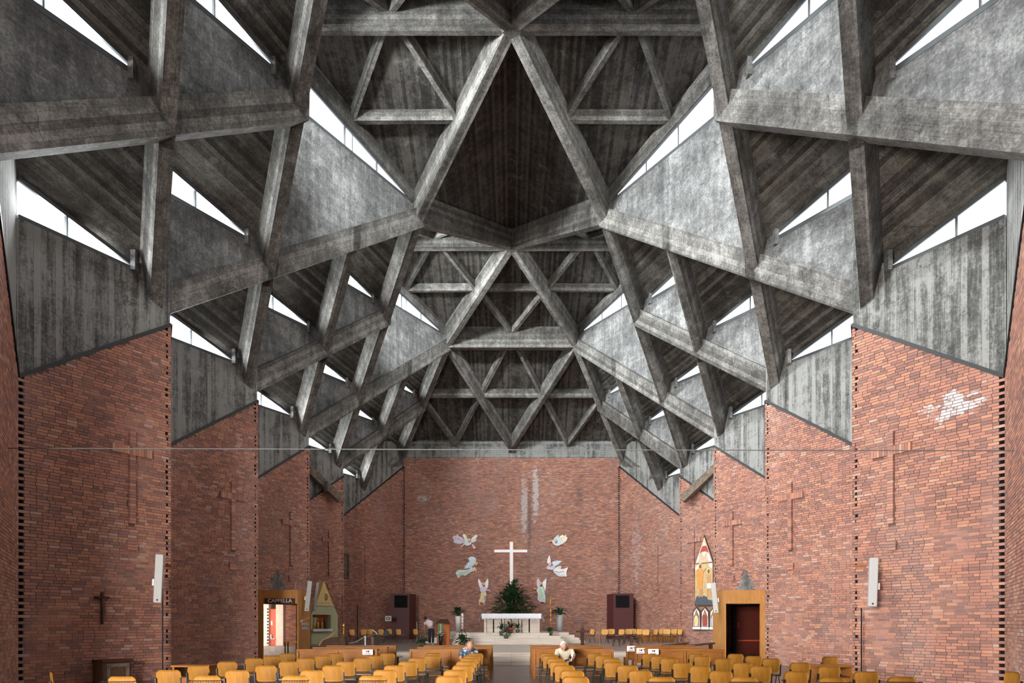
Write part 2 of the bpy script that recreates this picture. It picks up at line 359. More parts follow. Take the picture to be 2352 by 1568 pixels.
def floor_mat():
    m, t, bs = mat('dark_floor'); pos = nd(t, 'ShaderNodeNewGeometry').outputs['Position']; sp = nd(t, 'ShaderNodeSeparateXYZ'); t.links.new(pos, sp.inputs[0])
    y = mth(t, 'MULTIPLY', sp.outputs[1], 2.5); x = mth(t, 'MULTIPLY', sp.outputs[0], 2.5)
    cb = nd(t, 'ShaderNodeCombineXYZ'); t.links.new(mth(t, 'FLOOR', x), cb.inputs[0]); t.links.new(mth(t, 'FLOOR', y), cb.inputs[1])
    wn = nd(t, 'ShaderNodeTexWhiteNoise', noise_dimensions='2D'); t.links.new(cb.outputs[0], wn.inputs['Vector'])
    n = noise(t, mapping(t, pos, (2, 9, 1)), 1.5, 4, .6)
    k = mth(t, 'ADD', mth(t, 'MULTIPLY', wn.outputs['Value'], .3), mth(t, 'MULTIPLY', n, .7))
    c = ramp(t, k, [(.25, (.075, .058, .05)), (.75, (.17, .135, .12))])
    ln = mth(t, 'MAXIMUM', mth(t, 'LESS_THAN', mth(t, 'FRACT', y), .04), mth(t, 'LESS_THAN', mth(t, 'FRACT', x), .03))
    c = mixc(t, mth(t, 'MULTIPLY', ln, .7), c, (.03, .025, .02))
    t.links.new(c, bs.inputs['Base Color']); bs.inputs['Roughness'].default_value = .28
    return m
M_FLOOR = floor_mat()
M_DAIS = plain('grey_brown_stone', (.26, .215, .195), .4, 0, .2, 5)

# ------------------------------------------------------------------ plan of the church
VV = 3.435                                             # half the depth of one bay
FOOT = [13.16+2*VV*k for k in range(-2, 6)]            # convex brick corners, X = 10
def rowX(r): return 10.45-2.08*r
def rowZ(r): return 11.5+2.85*r                         # top of lattice at row r
BACK = 50.94
XO = 12.0
# ------------------------------------------------------------------ floor
fl = MB(); fl.b6(-13.5, 13.5, -4.2, 51.5, -.3, 0); tag(fl.build('floor', M_FLOOR), kind='structure')
fl = MB(); fl.prism([(-6.6, 27.45, 0), (6.6, 27.45, 0), (6.6, 34.6, 0), (12.6, 34.6, 0), (12.6, 51.2, 0), (-12.6, 51.2, 0), (-12.6, 34.6, 0), (-6.6, 34.6, 0)], (0, 0, .45))
tag(fl.build('floor', M_DAIS), kind='structure')
# steps up to the dais
st = thing('stair', 'three wide cream stone steps up from the aisle to the sanctuary', 'stairs', (0, 27, 0))
for j in range(4):
    for k in range(6):
        a = MB(); a.b6(-3.3+j*1.575+.004, -3.3+(j+1)*1.575-.004, 28.62+k*1.38, 28.62+(k+1)*1.38-.008, .44, .456); a.build('landing_slab', M_TRAV, st)
for i, (y0, z1) in enumerate(((26.5, .15), (26.85, .30), (27.2, .45))):
    for j in range(8):
        a = MB(); x0 = -6.8+j*1.7; a.b6(x0+.004, x0+1.696, y0, 27.45+(.9 if i == 2 else 0) if i < 2 else 28.6, z1-.15 if i < 2 else z1-.15, z1+(.004 if i == 2 else 0)); a.build('slab', M_TRAV, st)
# ------------------------------------------------------------------ brick walls
unit = bpy.data.meshes.new('brick')
unit.from_pydata([(-.5, 0, -.5), (.5, 0, -.5), (.5, 0, .5), (-.5, 0, .5), (-.485, 1, -.46), (.485, 1, -.46), (.485, 1, .46), (-.485, 1, .46)], [], [(4, 5, 6, 7), (0, 1, 5, 4), (1, 2, 6, 5), (2, 3, 7, 6), (3, 0, 4, 7)])
unit.materials.append(M_BRICK)
BID = [1.0]
CH = .08
def brick_wall(name, p0, p1, z0, z1, sgn, nparts=0, cross=None, holes=(), teeth=(False, False), zbase=0.0, real=True, tri=None, top_extra=None):
    """p0,p1 in (|X|, d); brick from the floor up to a line z0..z1; sgn mirrors to left or right"""
    P0 = Vector((p0[0]*sgn, p0[1], 0)); P1 = Vector((p1[0]*sgn, p1[1], 0)); L = (P1-P0).length; T = (P1-P0)/L
    N = Vector((T.y, -T.x, 0)); c = -sgn if p0[0] != p1[0] or sgn != 0 else 0
    if abs(p0[1]-p1[1]) < 1e-6: N = Vector((0, -1, 0))
    elif N.x*sgn > 0: N = -N
    root = struct(name, P0)
    zt = lambda s: z0+(z1-z0)*s/L
    def W(s, z, o=0): return P0+T*s+N*o+Vector((0, 0, z))
    a0 = .16 if teeth[0] else 0; a1 = L-.17 if teeth[1] else L
    # backing with openings
    bk = MB(); cuts = sorted({a0, a1} | {q for h in holes for q in (h[0], h[1])})
    for i in range(len(cuts)-1):
        s0, s1 = cuts[i], cuts[i+1]; zb = 0
        for h in holes:
            if h[0] <= s0+1e-6 and h[1] >= s1-1e-6: zb = h[2]
        bk.prism([W(s0, zb), W(s1, zb), W(s1, zt(s1)), W(s0, zt(s0))], -N*.25)
    if not real:
        bk.build('brickwork', M_BFLAT, root); return root, W, L
    bk.build('mortar_bed', M_MORTAR, root)
    if teeth[0] or teeth[1]:
        dv = MB()
        if teeth[0]: dv.prism([W(-.02, 0, -.14), W(.18, 0, -.14), W(.18, zt(.1), -.14), W(-.02, zt(0), -.14)], -N*.1)
        if teeth[1]: dv.prism([W(L-.19, 0, -.06), W(L-.0, 0, -.012), W(L-.0, zt(L), -.012), W(L-.19, zt(L-.19), -.06)], -N*.03)
        dv.build('gap_shade', M_GAPSHADE, root)  # black sheets behind the teeth stand for the shade in the holes
    bricks = []
    n = int(max(z0, z1)/CH); ntop = n
    for j in range(n):
        z = j*CH+CH/2
        s = 0.0; e = L
        if teeth[0] and j % 2: s = .13
        segs = []
        s = s-(R.random()*.24 if j % 2 else R.random()*.1) if not (teeth[0]) else s
        first = True
        while s < e-.02:
            l = R.choice((.25, .25, .27, .29, .13, .26))
            a, b = max(s, 0.0), min(s+l, e)
            if b-a > .05: segs.append((a, b))
            s += l+.011
        for a, b in segs:
            cs = (a+b)/2
            if z+CH*.5 > zt(cs)+.02: continue
            sk = False
            for h in holes:
                if a < h[1]-.02 and b > h[0]+.02 and z-CH/2 < h[2]-.01:
                    if a < h[0] and h[0]-a > .06: b = h[0]; cs = (a+b)/2
                    elif b > h[1] and b-h[1] > .06: a = h[1]; cs = (a+b)/2
                    else: sk = True
            if tri and z > tri[2] and z < tri[3]:
                hw = tri[1]*(tri[3]-z)/(tri[3]-tri[2])
                if abs(cs-tri[0]) < hw+.05: sk = True
            if sk: continue
            if teeth[1] and j % 2 and b > L-.02: b = L-.0; bricks.append((a, min(b, L-.15), z, 0)) if L-.15-a > .05 else None; bricks.append((L-.09, L, z, 0)); continue
            if cross:
                cc = cross; inx = None
                if cc[0]-.085 < b and a < cc[0]+.085 and cc[1] < z < cc[2]: inx = (cc[0]-.085, cc[0]+.085)
                if abs(z-cc[3]) < .10 and a < cc[0]+.56 and b > cc[0]-.56: inx = (cc[0]-.56, cc[0]+.56)
                if abs(z-(cc[1]-.55)) < .13 and a < cc[0]+.13 and b > cc[0]-.16: inx = (cc[0]-.16, cc[0]+.13)
                if inx:
                    if inx[0]-a > .05: bricks.append((a, inx[0]-.005, z, 0))
                    if b-inx[1] > .05: bricks.append((inx[1]+.005, b, z, 0))
                    continue
            bricks.append((a, b, z, 0))
    RotZ = math.atan2(T.y, T.x); 
    Mb = Matrix((( T.x, N.x, 0), (T.y, N.y, 0), (0, 0, 1))).to_4x4()
    def proj(b):
        p = W((b[0]+b[1])/2, b[2])
        if p.y < 1: return (0, p.length)
        x = CX+F*p.x/p.y; y = HY-F*(p.z-CAMZ)/p.y
        return (1 if -5 < x < 2357 and -5 < y < 1560 else 0, p.y+abs(p.z-4)*.3)
    bricks.sort(key=lambda b: (-proj(b)[0], proj(b)[1]))
    parts = bricks[:nparts]; rest = bricks[nparts:]
    vi = Vector(P0)
    for a, b, z, _ in parts:
        o = bpy.data.objects.new('brick', unit); COL.objects.link(o); o.parent = root
        pr = .009+R.random()*.005
        loc = T*((a+b)/2)+Vector((0, 0, z))
        o.matrix_local = Matrix.Translation(loc) @ Mb @ Matrix.Diagonal((b-a, pr, .0714, 1))
    if rest:
        m_ = MB()
        for a, b, z, _ in rest:
            BID[0] += 1; pr = .009+R.random()*.005; h = .0357
            vs = [W(a, z-h, 0), W(b, z-h, 0), W(b, z+h, 0), W(a, z+h, 0), W(a+.003, z-h+.003, pr), W(b-.003, z-h+.003, pr), W(b-.003, z+h-.003, pr), W(a+.003, z+h-.003, pr)]
            m_.quadset(vs, [(4, 5, 6, 7), (0, 1, 5, 4), (1, 2, 6, 5), (2, 3, 7, 6), (3, 0, 4, 7)], None, BID[0])
        tag(m_.build('brickwork', M_BRICK, root), kind='stuff')
    if cross:
        m_ = MB(); cc = cross; T3 = T
        def bb(a, b, za, zb):
            BID[0] += 1; o = .085
            vs = [W(a, za, -.01), W(b, za, -.01), W(b, zb, -.01), W(a, zb, -.01), W(a, za, o), W(b, za, o), W(b, zb, o), W(a, zb, o)]
            m_.quadset(vs, [(4, 5, 6, 7), (0, 1, 5, 4), (1, 2, 6, 5), (2, 3, 7, 6), (3, 0, 4, 7)], None, BID[0])
        z = floor(cc[1]/CH)*CH+CH
        while z < cc[2]-CH*.5:
            if abs(z+CH/2-cc[3]) > .10: bb(cc[0]-.082, cc[0]+.082, z, z+CH-.008)
            z += CH
        s = cc[0]-.56
        while s < cc[0]+.55: bb(s, s+.072, cc[3]-.118, cc[3]+.118); s += .08
        for q in range(3): bb(cc[0]-.155, cc[0]+.125, cc[1]-.67+q*.08, cc[1]-.60+q*.08)
        m_.build('relief_cross', M_BRICK, root)
    return root, W, L
ZL, ZH = 7.6, 10.35
side_name = {1: 'right', -1: 'left'}
windows = []
wcount = [0]
def make_window(sill, top, npan, gm, frame_w=.07):
    daylight(sill[0], sill[1], top[0], top[1], RAD[gm], Vector((0, (sill[0].y+sill[1].y)/2, 8)), {'sky': .7, 'skyr': .7, 'sl': .2}.get(gm, .8))
    _make_window(sill, top, npan, gm)
def _make_window(sill, top, npan, gm):
    """sill/top: matching poly-lines [(s-point)] start(node end) -> outer end; builds frame, mullions and panes"""
    wcount[0] += 1; r = struct('window_%d' % wcount[0], (sill[0]+sill[1])/2)
    a0, a1 = sill; b0, b1 = top
    f = MB(); f.bar(a0, a1, .12, .13); f.build('frame', M_FRAME, r)
    f = MB(); f.bar(b0, b1, .12, .11); f.build('frame', M_FRAME, r)
    for i in range(1, npan):
        t_ = 1-(1-i/npan)**1.0 if npan < 3 else i/npan
        if npan == 2: t_ = .60
        p = a0.lerp(a1, t_); q = b0.lerp(b1, t_)
        f = MB(); f.bar(p, q, .07, .07, up=Vector((0, 1, 0))); f.build('mullion', M_FRAME, r)
    for i in range(npan):
        t0, t1 = i/npan, (i+1)/npan
        if npan == 2: t0, t1 = ((0, .6), (.6, 1))[i]
        p = MB(); nn = (a1-a0).cross(Vector((0, 0, 1))).normalized()*.02
        p.prism([a0.lerp(a1, t0), a0.lerp(a1, t1), b0.lerp(b1, t1), b0.lerp(b1, t0)], nn)
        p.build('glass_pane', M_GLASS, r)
ceiling = struct('ceiling', (0, 23.46, 20))
def cpart(mb, name, m): return mb.build(name, m, ceiling)
UP = Vector((0, 0, 1))
STEP = 1.0                                              # rise of the glazing from node to outer end
def panel_line(sgn, a, b, za, zb):                       # two points (|X|, d)
    return Vector((a[0]*sgn, a[1], za)), Vector((b[0]*sgn, b[1], zb))
def rib(sgn, a, b, za, zb, wd=.40, dep=.95, name='rib', m=M_RIB, ea=.25, eb=.25, splay=0.0):
    A, B = panel_line(sgn, a, b, za, zb); t_ = (B-A).normalized(); A = A-t_*ea; B = B+t_*eb
    h = Vector((B.x-A.x, B.y-A.y, 0)).normalized(); x = Vector((h.y, -h.x, 0))
    q = []; so = 1 if x.x*sgn > 0 else -1                     # outer side of the rib is splayed
    for P in (A, B):
        for i, dz, ww in ((-1, -dep, .86), (1, -dep, .86), (1, 0, 1), (-1, 0, 1)): q.append(P+x*i*wd/2*ww+UP*dz+(x*so*splay if dz == 0 and i == so else Vector((0, 0, 0))))
    mb = MB(); mb.hexa(q, t_); return cpart(mb, name, m)
def slab(pts, th, bd, name, m):
    n = (pts[1]-pts[0]).cross(pts[2]-pts[0]).normalized()
    if n.z < 0: n = -n
    mb = MB(); mb.prism(pts, n*th, bd.normalized()); return cpart(mb, name, m)

for sgn in (-1, 1):
    sn = side_name[sgn]
    gs = G_SL if sgn < 0 else G_SR; gb = G_BL if sgn < 0 else G_BR
    # ---- brick legs
    for k, fd in enumerate(FOOT):
        lastleg = k == len(FOOT)-1
        conc = (XO, fd-VV); conv = (10.0, fd); nxt = (XO, fd+VV)
        vis = fd > 18
        if fd > 47: # long panel next to the end wall
            root, W, L = brick_wall('wall_'+sn, (XO, fd-VV), (8.05, BACK), ZL, 13.25, sgn, 0, (3.75, 4.33, 6.98, 6.42), teeth=(False, True))
        elif vis:
            hole = []; tri = None
            if abs(fd-33.77) < .1: hole = [(1.05, 3.35, 2.5)]; tri = (2.0, .66, 2.95, 4.12)
            npt = 300 if fd < 35 else 0
            root, W, L = brick_wall('wall_'+sn, conc, conv, ZL, ZH, sgn, npt, (2.8, 4.33, 6.98, 6.42), hole, teeth=(True, True), tri=tri)
            if tri:
                a = MB(); a.prism([W(tri[0]-tri[1]-.03, 2.9, -.02), W(tri[0]+tri[1]+.03, 2.9, -.02), W(tri[0], tri[3]+.03, -.02)], W(0, 0, .03)-W(0, 0, 0), UP)
                a.build('lintel_stone', M_WALLC, root)
        else:
            root, W, L = brick_wall('wall_'+sn, conc, conv, ZL, ZH, sgn, real=False)
        # concrete between the brick and the sill of the strip window, flashing
        zt0, zt1 = (ZL, 13.25) if fd > 47 else (ZL, ZH)
        E_ = L
        a = MB(); nv = W(0, 0, -.3)-W(0, 0, 0); o = -.03
        if fd > 47:
            a.prism([W(0, zt0, o), W(L, zt1, o), W(L, 15.2, o), W(4.6, 14.35, o), W(4.6, 11.7, o), W(3.9, 11.7, o), W(3.1, 11.5, o), W(0, 11.5, o)], nv, UP)
        else:
            a.prism([W(0, zt0, o), W(L, zt1, o), W(L, 12.3, o), W(2.95, 11.72, o), W(2.95, 11.5, o), W(0, 11.5, o)], nv, UP)
        a.build('concrete_face', M_FACE, root)
        if vis:
            a = MB(); a.bar(W(0, zt0+.03, .02), W(L, zt1+.03, .02), .05, .09); a.build('flashing', M_FLASH, root)
            a = MB(); a.box(W(2.87, 11.72, .05), (.13, .22, .55), 0); a.build('window_stop', M_WALLC, root)
        # strip window in this plane
        plate = lambda s: 11.5+.30+STEP*(1-s/3.96)
        make_window((W(2.82, 11.55, -.12), W(.05, 11.55, -.12)), (W(2.82, 11.70, -.12), W(.05, plate(0)-.30, -.12)), 2, gs)
        # ---- return leg
        if not lastleg:
            root, W, L = brick_wall('wall_'+sn, conv, nxt, ZH, ZL, sgn, 0, teeth=(False, False), real=fd > 12)
            a = MB(); nv = W(0, 0, -.3)-W(0, 0, 0); a.prism([W(0, ZH, -.03), W(L, ZL, -.03), W(L, 12.9, -.03), W(0, 15.8, -.03)], nv, UP); a.build('concrete_face', M_FACE, root)
            if fd > 12:
                a = MB(); a.bar(W(0, ZH+.03, .02), W(L, ZL+.03, .02), .05, .09); a.build('flashing', M_FLASH, root)
    # ---- lattice
    def N(r, d): return (rowX(r) if r >= 0 else XO, d)
    MD = [2.86, 16.595, 30.335, 44.07]
    # Q segments : lower/near -> upper/far ; P segments : upper/near -> lower/far
    def q_exists(r, d):      # segment (r,d)->(r+1,d+VV)
        return True
    inbig = {}
    def in_big(x_r, d):      # is the middle of the cell inside a big inverted triangle?
        return False
    for r in (0, 1, 2):
        # nodes of row r
        base = FOOT[0] if r % 2 == 0 else FOOT[0]-VV
        ds = [base+2*VV*k for k in range(0, 10)]
        for d in ds:
            if d > BACK+.1: continue
            # which M does Q ending at row 3 reach: d + (3-r)*VV must be an M  -> r=2 needs M
            if r == 2 and not any(abs(d+VV-m_) < .2 for m_ in MD): qok = False
            else: qok = True
            # row1 -> row2 : node (2,d+VV) must exist within a triangle (|d2-M| = VV)
            ok2 = lambda dd: any(abs(abs(dd-m_)-VV) < .2 for m_ in MD)
            if r == 1 and not ok2(d+VV): qok = False
            a, b = N(r, d), N(r+1, d+VV); za, zb = rowZ(r), rowZ(r+1)
            if qok and d+VV <= BACK+.1:
                rib(sgn, a, b, za, zb, wd=.60)
                A, B = panel_line(sgn, a, b, za, zb)
                # is this on the boundary of a big triangle (leads to M along one line)?
                big = any(abs(d+(3-r)*VV-m_) < .2 for m_ in MD) and r >= 1
                if not big:
                    # vertical wall above the rib up to the level of the node, with glazing above
                    T_ = (B-A); n_ = Vector((T_.y, -T_.x, 0)).normalized()*.1
                    f1 = 1-.85/3.96
                    mb = MB(); p1 = A.lerp(B, f1)
                    mb.prism([A-n_*.5, B-n_*.5, B-n_*.5+UP*.15, Vector((p1.x, p1.y, zb+.30))-n_*.5, Vector((p1.x, p1.y, zb))-n_*.5, Vector((A.x, A.y, zb))-n_*.5], n_, Vector((T_.x, T_.y, 0)).normalized())
                    cpart(mb, 'panel', M_WALLC)
                    q0 = Vector((p1.x, p1.y, zb+.04)); q1 = Vector((A.x, A.y, zb+.04))
                    make_window((q0, q1), (Vector((p1.x, p1.y, zb+.22)), Vector((A.x, A.y, zb+STEP-.02))), 2, gs)
                    mb = MB(); pp = A.lerp(B, f1+.02); mb.box((pp.x, pp.y-.12, zb+.08), (.13, .2, .5)); cpart(mb, 'window_stop', M_WALLC)
            # P segment (r,d) -> (r+1, d-VV)
            pok = True
            if r == 2 and not any(abs(d-VV-m_) < .2 for m_ in MD): pok = False
            if r == 1 and not ok2(d-VV): pok = False
            if pok and d-VV > -4.2:
                a2, b2 = N(r, d), N(r+1, d-VV)
                rib(sgn, a2, b2, za-.02, zb-.02, ea=.0 if r == 0 else .2, eb=.05, splay=.24)
                A, B = panel_line(sgn, a2, b2, za, zb)
                bigp = any(abs(d-(3-r)*VV-m_) < .2 for m_ in MD) and r >= 1
                if not bigp:
                    # wall over the P rib (outer side of the next roof plate)
                    T_ = (B-A); n_ = Vector((T_.y, -T_.x, 0)).normalized()*.08
                    mb = MB(); mb.prism([A-n_*.5-UP*.02, B-n_*.5-UP*.02, B-n_*.5+UP*3.85, A-n_*.5+UP*3.85], n_, Vector((T_.x, T_.y, 0)).normalized())
                    cpart(mb, 'panel', M_WALLC)
    # roof plates over the rhombi: far node (r+1), outer (r), near outer (r+1,-), near inner (r+2)
    for r in (-1, 0, 1):
        base = FOOT[0]-VV if r % 2 else FOOT[0]
        for k in range(-1, 10):
            d = base+2*VV*k                           # depth of the outer corner
            if d < -4.3 or d > BACK+.3: continue
            far, near = (r+1, d+VV), (r+1, d-VV)
            inner_d = d
            if r+2 == 3 and not any(abs(d-m_) < .2 for m_ in MD): continue
            if r+2 == 2 and not any(abs(abs(d-m_)-VV) < .2 for m_ in MD):
                continue
            if r == 1 : pass
            zo = rowZ(r+1)
            def P3(rr, dd, z):
                q = N(rr, dd); return Vector((q[0]*sgn, q[1], z))
            K2 = P3(r+1, d+VV, zo+.02); Fo = P3(r, d, zo+STEP); K0 = P3(r+1, d-VV, rowZ(r+2)+STEP); K1 = P3(r+2, d, rowZ(r+2)+.02)
            pts = [K2, Fo, K0, K1]
            if r == -1:
                Fo = Fo+Vector((sgn*.15, 0, 0)); pts = [K2, Fo, K0, K1]
            if d+VV > BACK+.5: # half cell against the end wall
                pts = [K0, K1, P3(r, d, zo+STEP)]
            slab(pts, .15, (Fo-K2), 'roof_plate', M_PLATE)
    # closing pieces where row-1 nodes lie inside a big triangle (between two M triangles)
    # ---- big clerestory walls and glazing
    TZ, MZ = 21.75, 20.05
    for ti, td in enumerate((9.73, 23.46, 37.20)):
        K = (rowX(1), td)
        for sd, md in ((1, td+2*VV), (-1, td-2*VV)):
            A = Vector((K[0]*sgn, td, rowZ(1))); B = Vector((rowX(3)*sgn, md, MZ))
            T_ = (B-A); hh = Vector((T_.x, T_.y, 0)); n_ = Vector((T_.y, -T_.x, 0)).normalized()*.12
            mid = (A+B)/2
            # two panels meeting in a fold
            Kt = Vector((A.x, A.y, MZ))
            q1_ = Kt.lerp(B, .30)
            for pts in ([A, mid, q1_, Kt], [mid, B, q1_]):
                mb = MB(); mb.prism([p-n_*.5 for p in pts], n_, hh.normalized()); cpart(mb, 'panel', M_WALLC)
            # glazing
            e0 = B.lerp(Kt, .10)+UP*.05
            make_window((e0, Kt+UP*.05), (e0+UP*.18, Vector((Kt.x, Kt.y, TZ-.05))), 4, gb if sd == 1 else (G_SKYW if sgn < 0 else 'skyr'))
            mb = MB()
            t_ = Vector((Kt.x-B.x, Kt.y-B.y, 0)).normalized(); x_ = Vector((t_.y, -t_.x, 0))*.14
            Bm = B+UP*.06; Tm = Vector((Kt.x, Kt.y, TZ))
            mb.hexa([Bm-x_, Bm+x_, Tm+x_, Tm-x_, Bm-x_+UP*.5, Bm+x_+UP*.5, Tm+x_+UP*.95, Tm-x_+UP*.95], (Tm-Bm).normalized()); cpart(mb, 'edge_beam', M_RIB)
    # ---- upper facets  N - T - M  with their small rafters
    NZ, MS = 22.95, 20.60
    def raft(a, b, wd=.24, dep=.42, up_=0.0):
        A = Vector(a); B = Vector(b); h = Vector((B.x-A.x, B.y-A.y, 0)).normalized(); x = Vector((h.y, -h.x, 0))*wd/2
        mb = MB(); mb.hexa([A-x*.8-UP*dep, A+x*.8-UP*dep, A+x, A-x, B-x*.8-UP*dep, B+x*.8-UP*dep, B+x, B-x], (B-A).normalized()); cpart(mb, 'rafter', M_RIB)
    for td in (-4.0, 9.73, 23.46, 37.20):
        Np = Vector((0, td, NZ)); Tp = Vector((rowX(1)*sgn, td, NZ-.05))
        for md in (td-2*VV, td+2*VV):
            if md < -4: continue
            Mp = Vector((rowX(3)*sgn, md, MS))
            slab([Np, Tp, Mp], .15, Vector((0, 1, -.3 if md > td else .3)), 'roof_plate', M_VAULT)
            a, b, c = (Np+Tp)/2, (Tp+Mp)/2, (Mp+Np)/2
            raft(a, b); raft(a, c); raft(b, c, .26)
            # main ribs from ridge node to M
            mb = MB(); A = Vector((0, td, NZ)); B = Mp; h = Vector((B.x-A.x, B.y-A.y, 0)).normalized(); x = Vector((h.y, -h.x, 0))*.23
            B2 = B+(B-A).normalized()*.2
            mb.hexa([A-x*.8-UP*.98, A+x*.8-UP*.98, A+x, A-x, B2-x*.8-UP*1.32, B2+x*.8-UP*1.32, B2+x, B2-x], (B-A).normalized()); cpart(mb, 'rib', M_RIB)
    # diamond halves between ridge nodes
    for td in (-4.0, 9.73, 23.46):
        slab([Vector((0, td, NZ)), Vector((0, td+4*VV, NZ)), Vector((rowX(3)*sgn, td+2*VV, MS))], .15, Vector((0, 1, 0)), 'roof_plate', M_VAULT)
# transverse beams
for td in (-4.0, 9.73, 23.46, 37.20):
    for sgn in (-1, 1):
        mb = MB(); x0, x1 = sorted((.0, sgn*(rowX(1)+.3))); mb.b6(x0, x1, td-.23, td+.23, 22.0, 23.0, bd=Vector((1, 0, 0))); cpart(mb, 'tie_beam', M_RIB)
    mb = MB(); mb.lathe((0, td, 21.9), [(.30, 0), (.42, .15), (.46, 1.0)], 6); cpart(mb, 'node_block', M_RIB)
# far end: last bay facet and hip down to the end wall
m2 = rowX(3)
ML, MR, N2 = Vector((-m2, 44.07, 20.6)), Vector((m2, 44.07, 20.6)), Vector((0, 37.2, 22.95))
slab([N2, ML, MR], .15, Vector((0, 1, -.3)), 'roof_plate', M_VAULT)
for a, b in (((N2+ML)/2, (ML+MR)/2), ((N2+MR)/2, (ML+MR)/2), ((N2+ML)/2, (N2+MR)/2)): raft(a, b)
mb = MB(); mb.b6(-m2-.1, m2+.1, 43.85, 44.32, 19.3, 20.65, bd=Vector((1, 0, 0))); cpart(mb, 'tie_beam', M_RIB)
zb_ = 15.25
e0, e1, e2, e3, e4 = [Vector((x, BACK, zb_)) for x in (-2*m2-.1, -m2, 0, m2, 2*m2+.1)]
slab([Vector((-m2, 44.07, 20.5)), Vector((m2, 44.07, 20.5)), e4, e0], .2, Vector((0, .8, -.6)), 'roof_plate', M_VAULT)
m0 = Vector((0, 44.07, 20.45)); g = [Vector((x, 47.5, 17.85)) for x in (-1.5*m2-.15, -m2/2, m2/2, 1.5*m2+.15)]
def bigrib(a, b, wd=.42, d0=.95, d1=.95):
    A, B = Vector(a), Vector(b); h = Vector((B.x-A.x, B.y-A.y, 0)).normalized(); x = Vector((h.y, -h.x, 0))*wd/2
    mb = MB(); mb.hexa([A-x*.8-UP*d0, A+x*.8-UP*d0, A+x, A-x, B-x*.8-UP*d1, B+x*.8-UP*d1, B+x, B-x], (B-A).normalized()); cpart(mb, 'rib', M_RIB)
bigrib((-m2, 44.07, 20.4), (0.1, BACK-.1, 15.2), .42, 1.1, .9); bigrib((m2, 44.07, 20.4), (-.1, BACK-.1, 15.2), .42, 1.1, .9)
for a, b in ((m0, g[1]), (m0, g[2]), (g[1], e1), (g[2], e3), (g[0], e1), (g[3], e3)): raft(a, b, .27, .5)
for a, b in ((g[0], g[1]), (g[1], g[2]), (g[2], g[3])): raft(a, b, .32, .6)
# end wall
root, W, L = brick_wall('wall_back', (-8.05, BACK), (8.05, BACK), 13.93, 13.93, 1, 0)
a = MB(); a.b6(-8.6, 8.6, BACK+.03, BACK+.4, 13.93, 14.75, bd=Vector((1, 0, 0))); a.b6(-8.6, 8.6, BACK+.12, BACK+.5, 14.75, 16.2, bd=Vector((1, 0, 0))); a.build('concrete_face', M_FACE, root)
a = MB()
for sg in (-1, 1):
    for j in range(0, int(13.2/CH), 2): a.box((sg*8.0, BACK-.04, j*CH+.06), (.10, .08, .06))
a.build('gap_shade', M_GAPSHADE, root)  # black blocks draw the shaded gaps up both corners
a = MB(); a.b6(-13, 13, BACK+.3, BACK+.6, -.2, 24); a.build('backing', M_FACE, root)
# entrance end behind the camera
ent = struct('wall_front', (0, -4, 0))
a = MB(); a.b6(-13, 13, -4.5, -4.1, 0, 23.5); a.build('brickwork', M_BFLAT, ent)

for sg in (-1, 1):   # closure between the hip and the last ribs
    p = [Vector((sg*m2, 44.07, 20.0)), Vector((sg*(2*m2+.0), BACK, 14.3)), Vector((sg*(2*m2+.0), BACK, 15.5)), Vector((sg*m2, 44.07, 20.8))]
    mb = MB(); mb.prism(p, (sg*.1, 0, 0), Vector((.3, .9, 0))); cpart(mb, 'panel', M_WALLC)
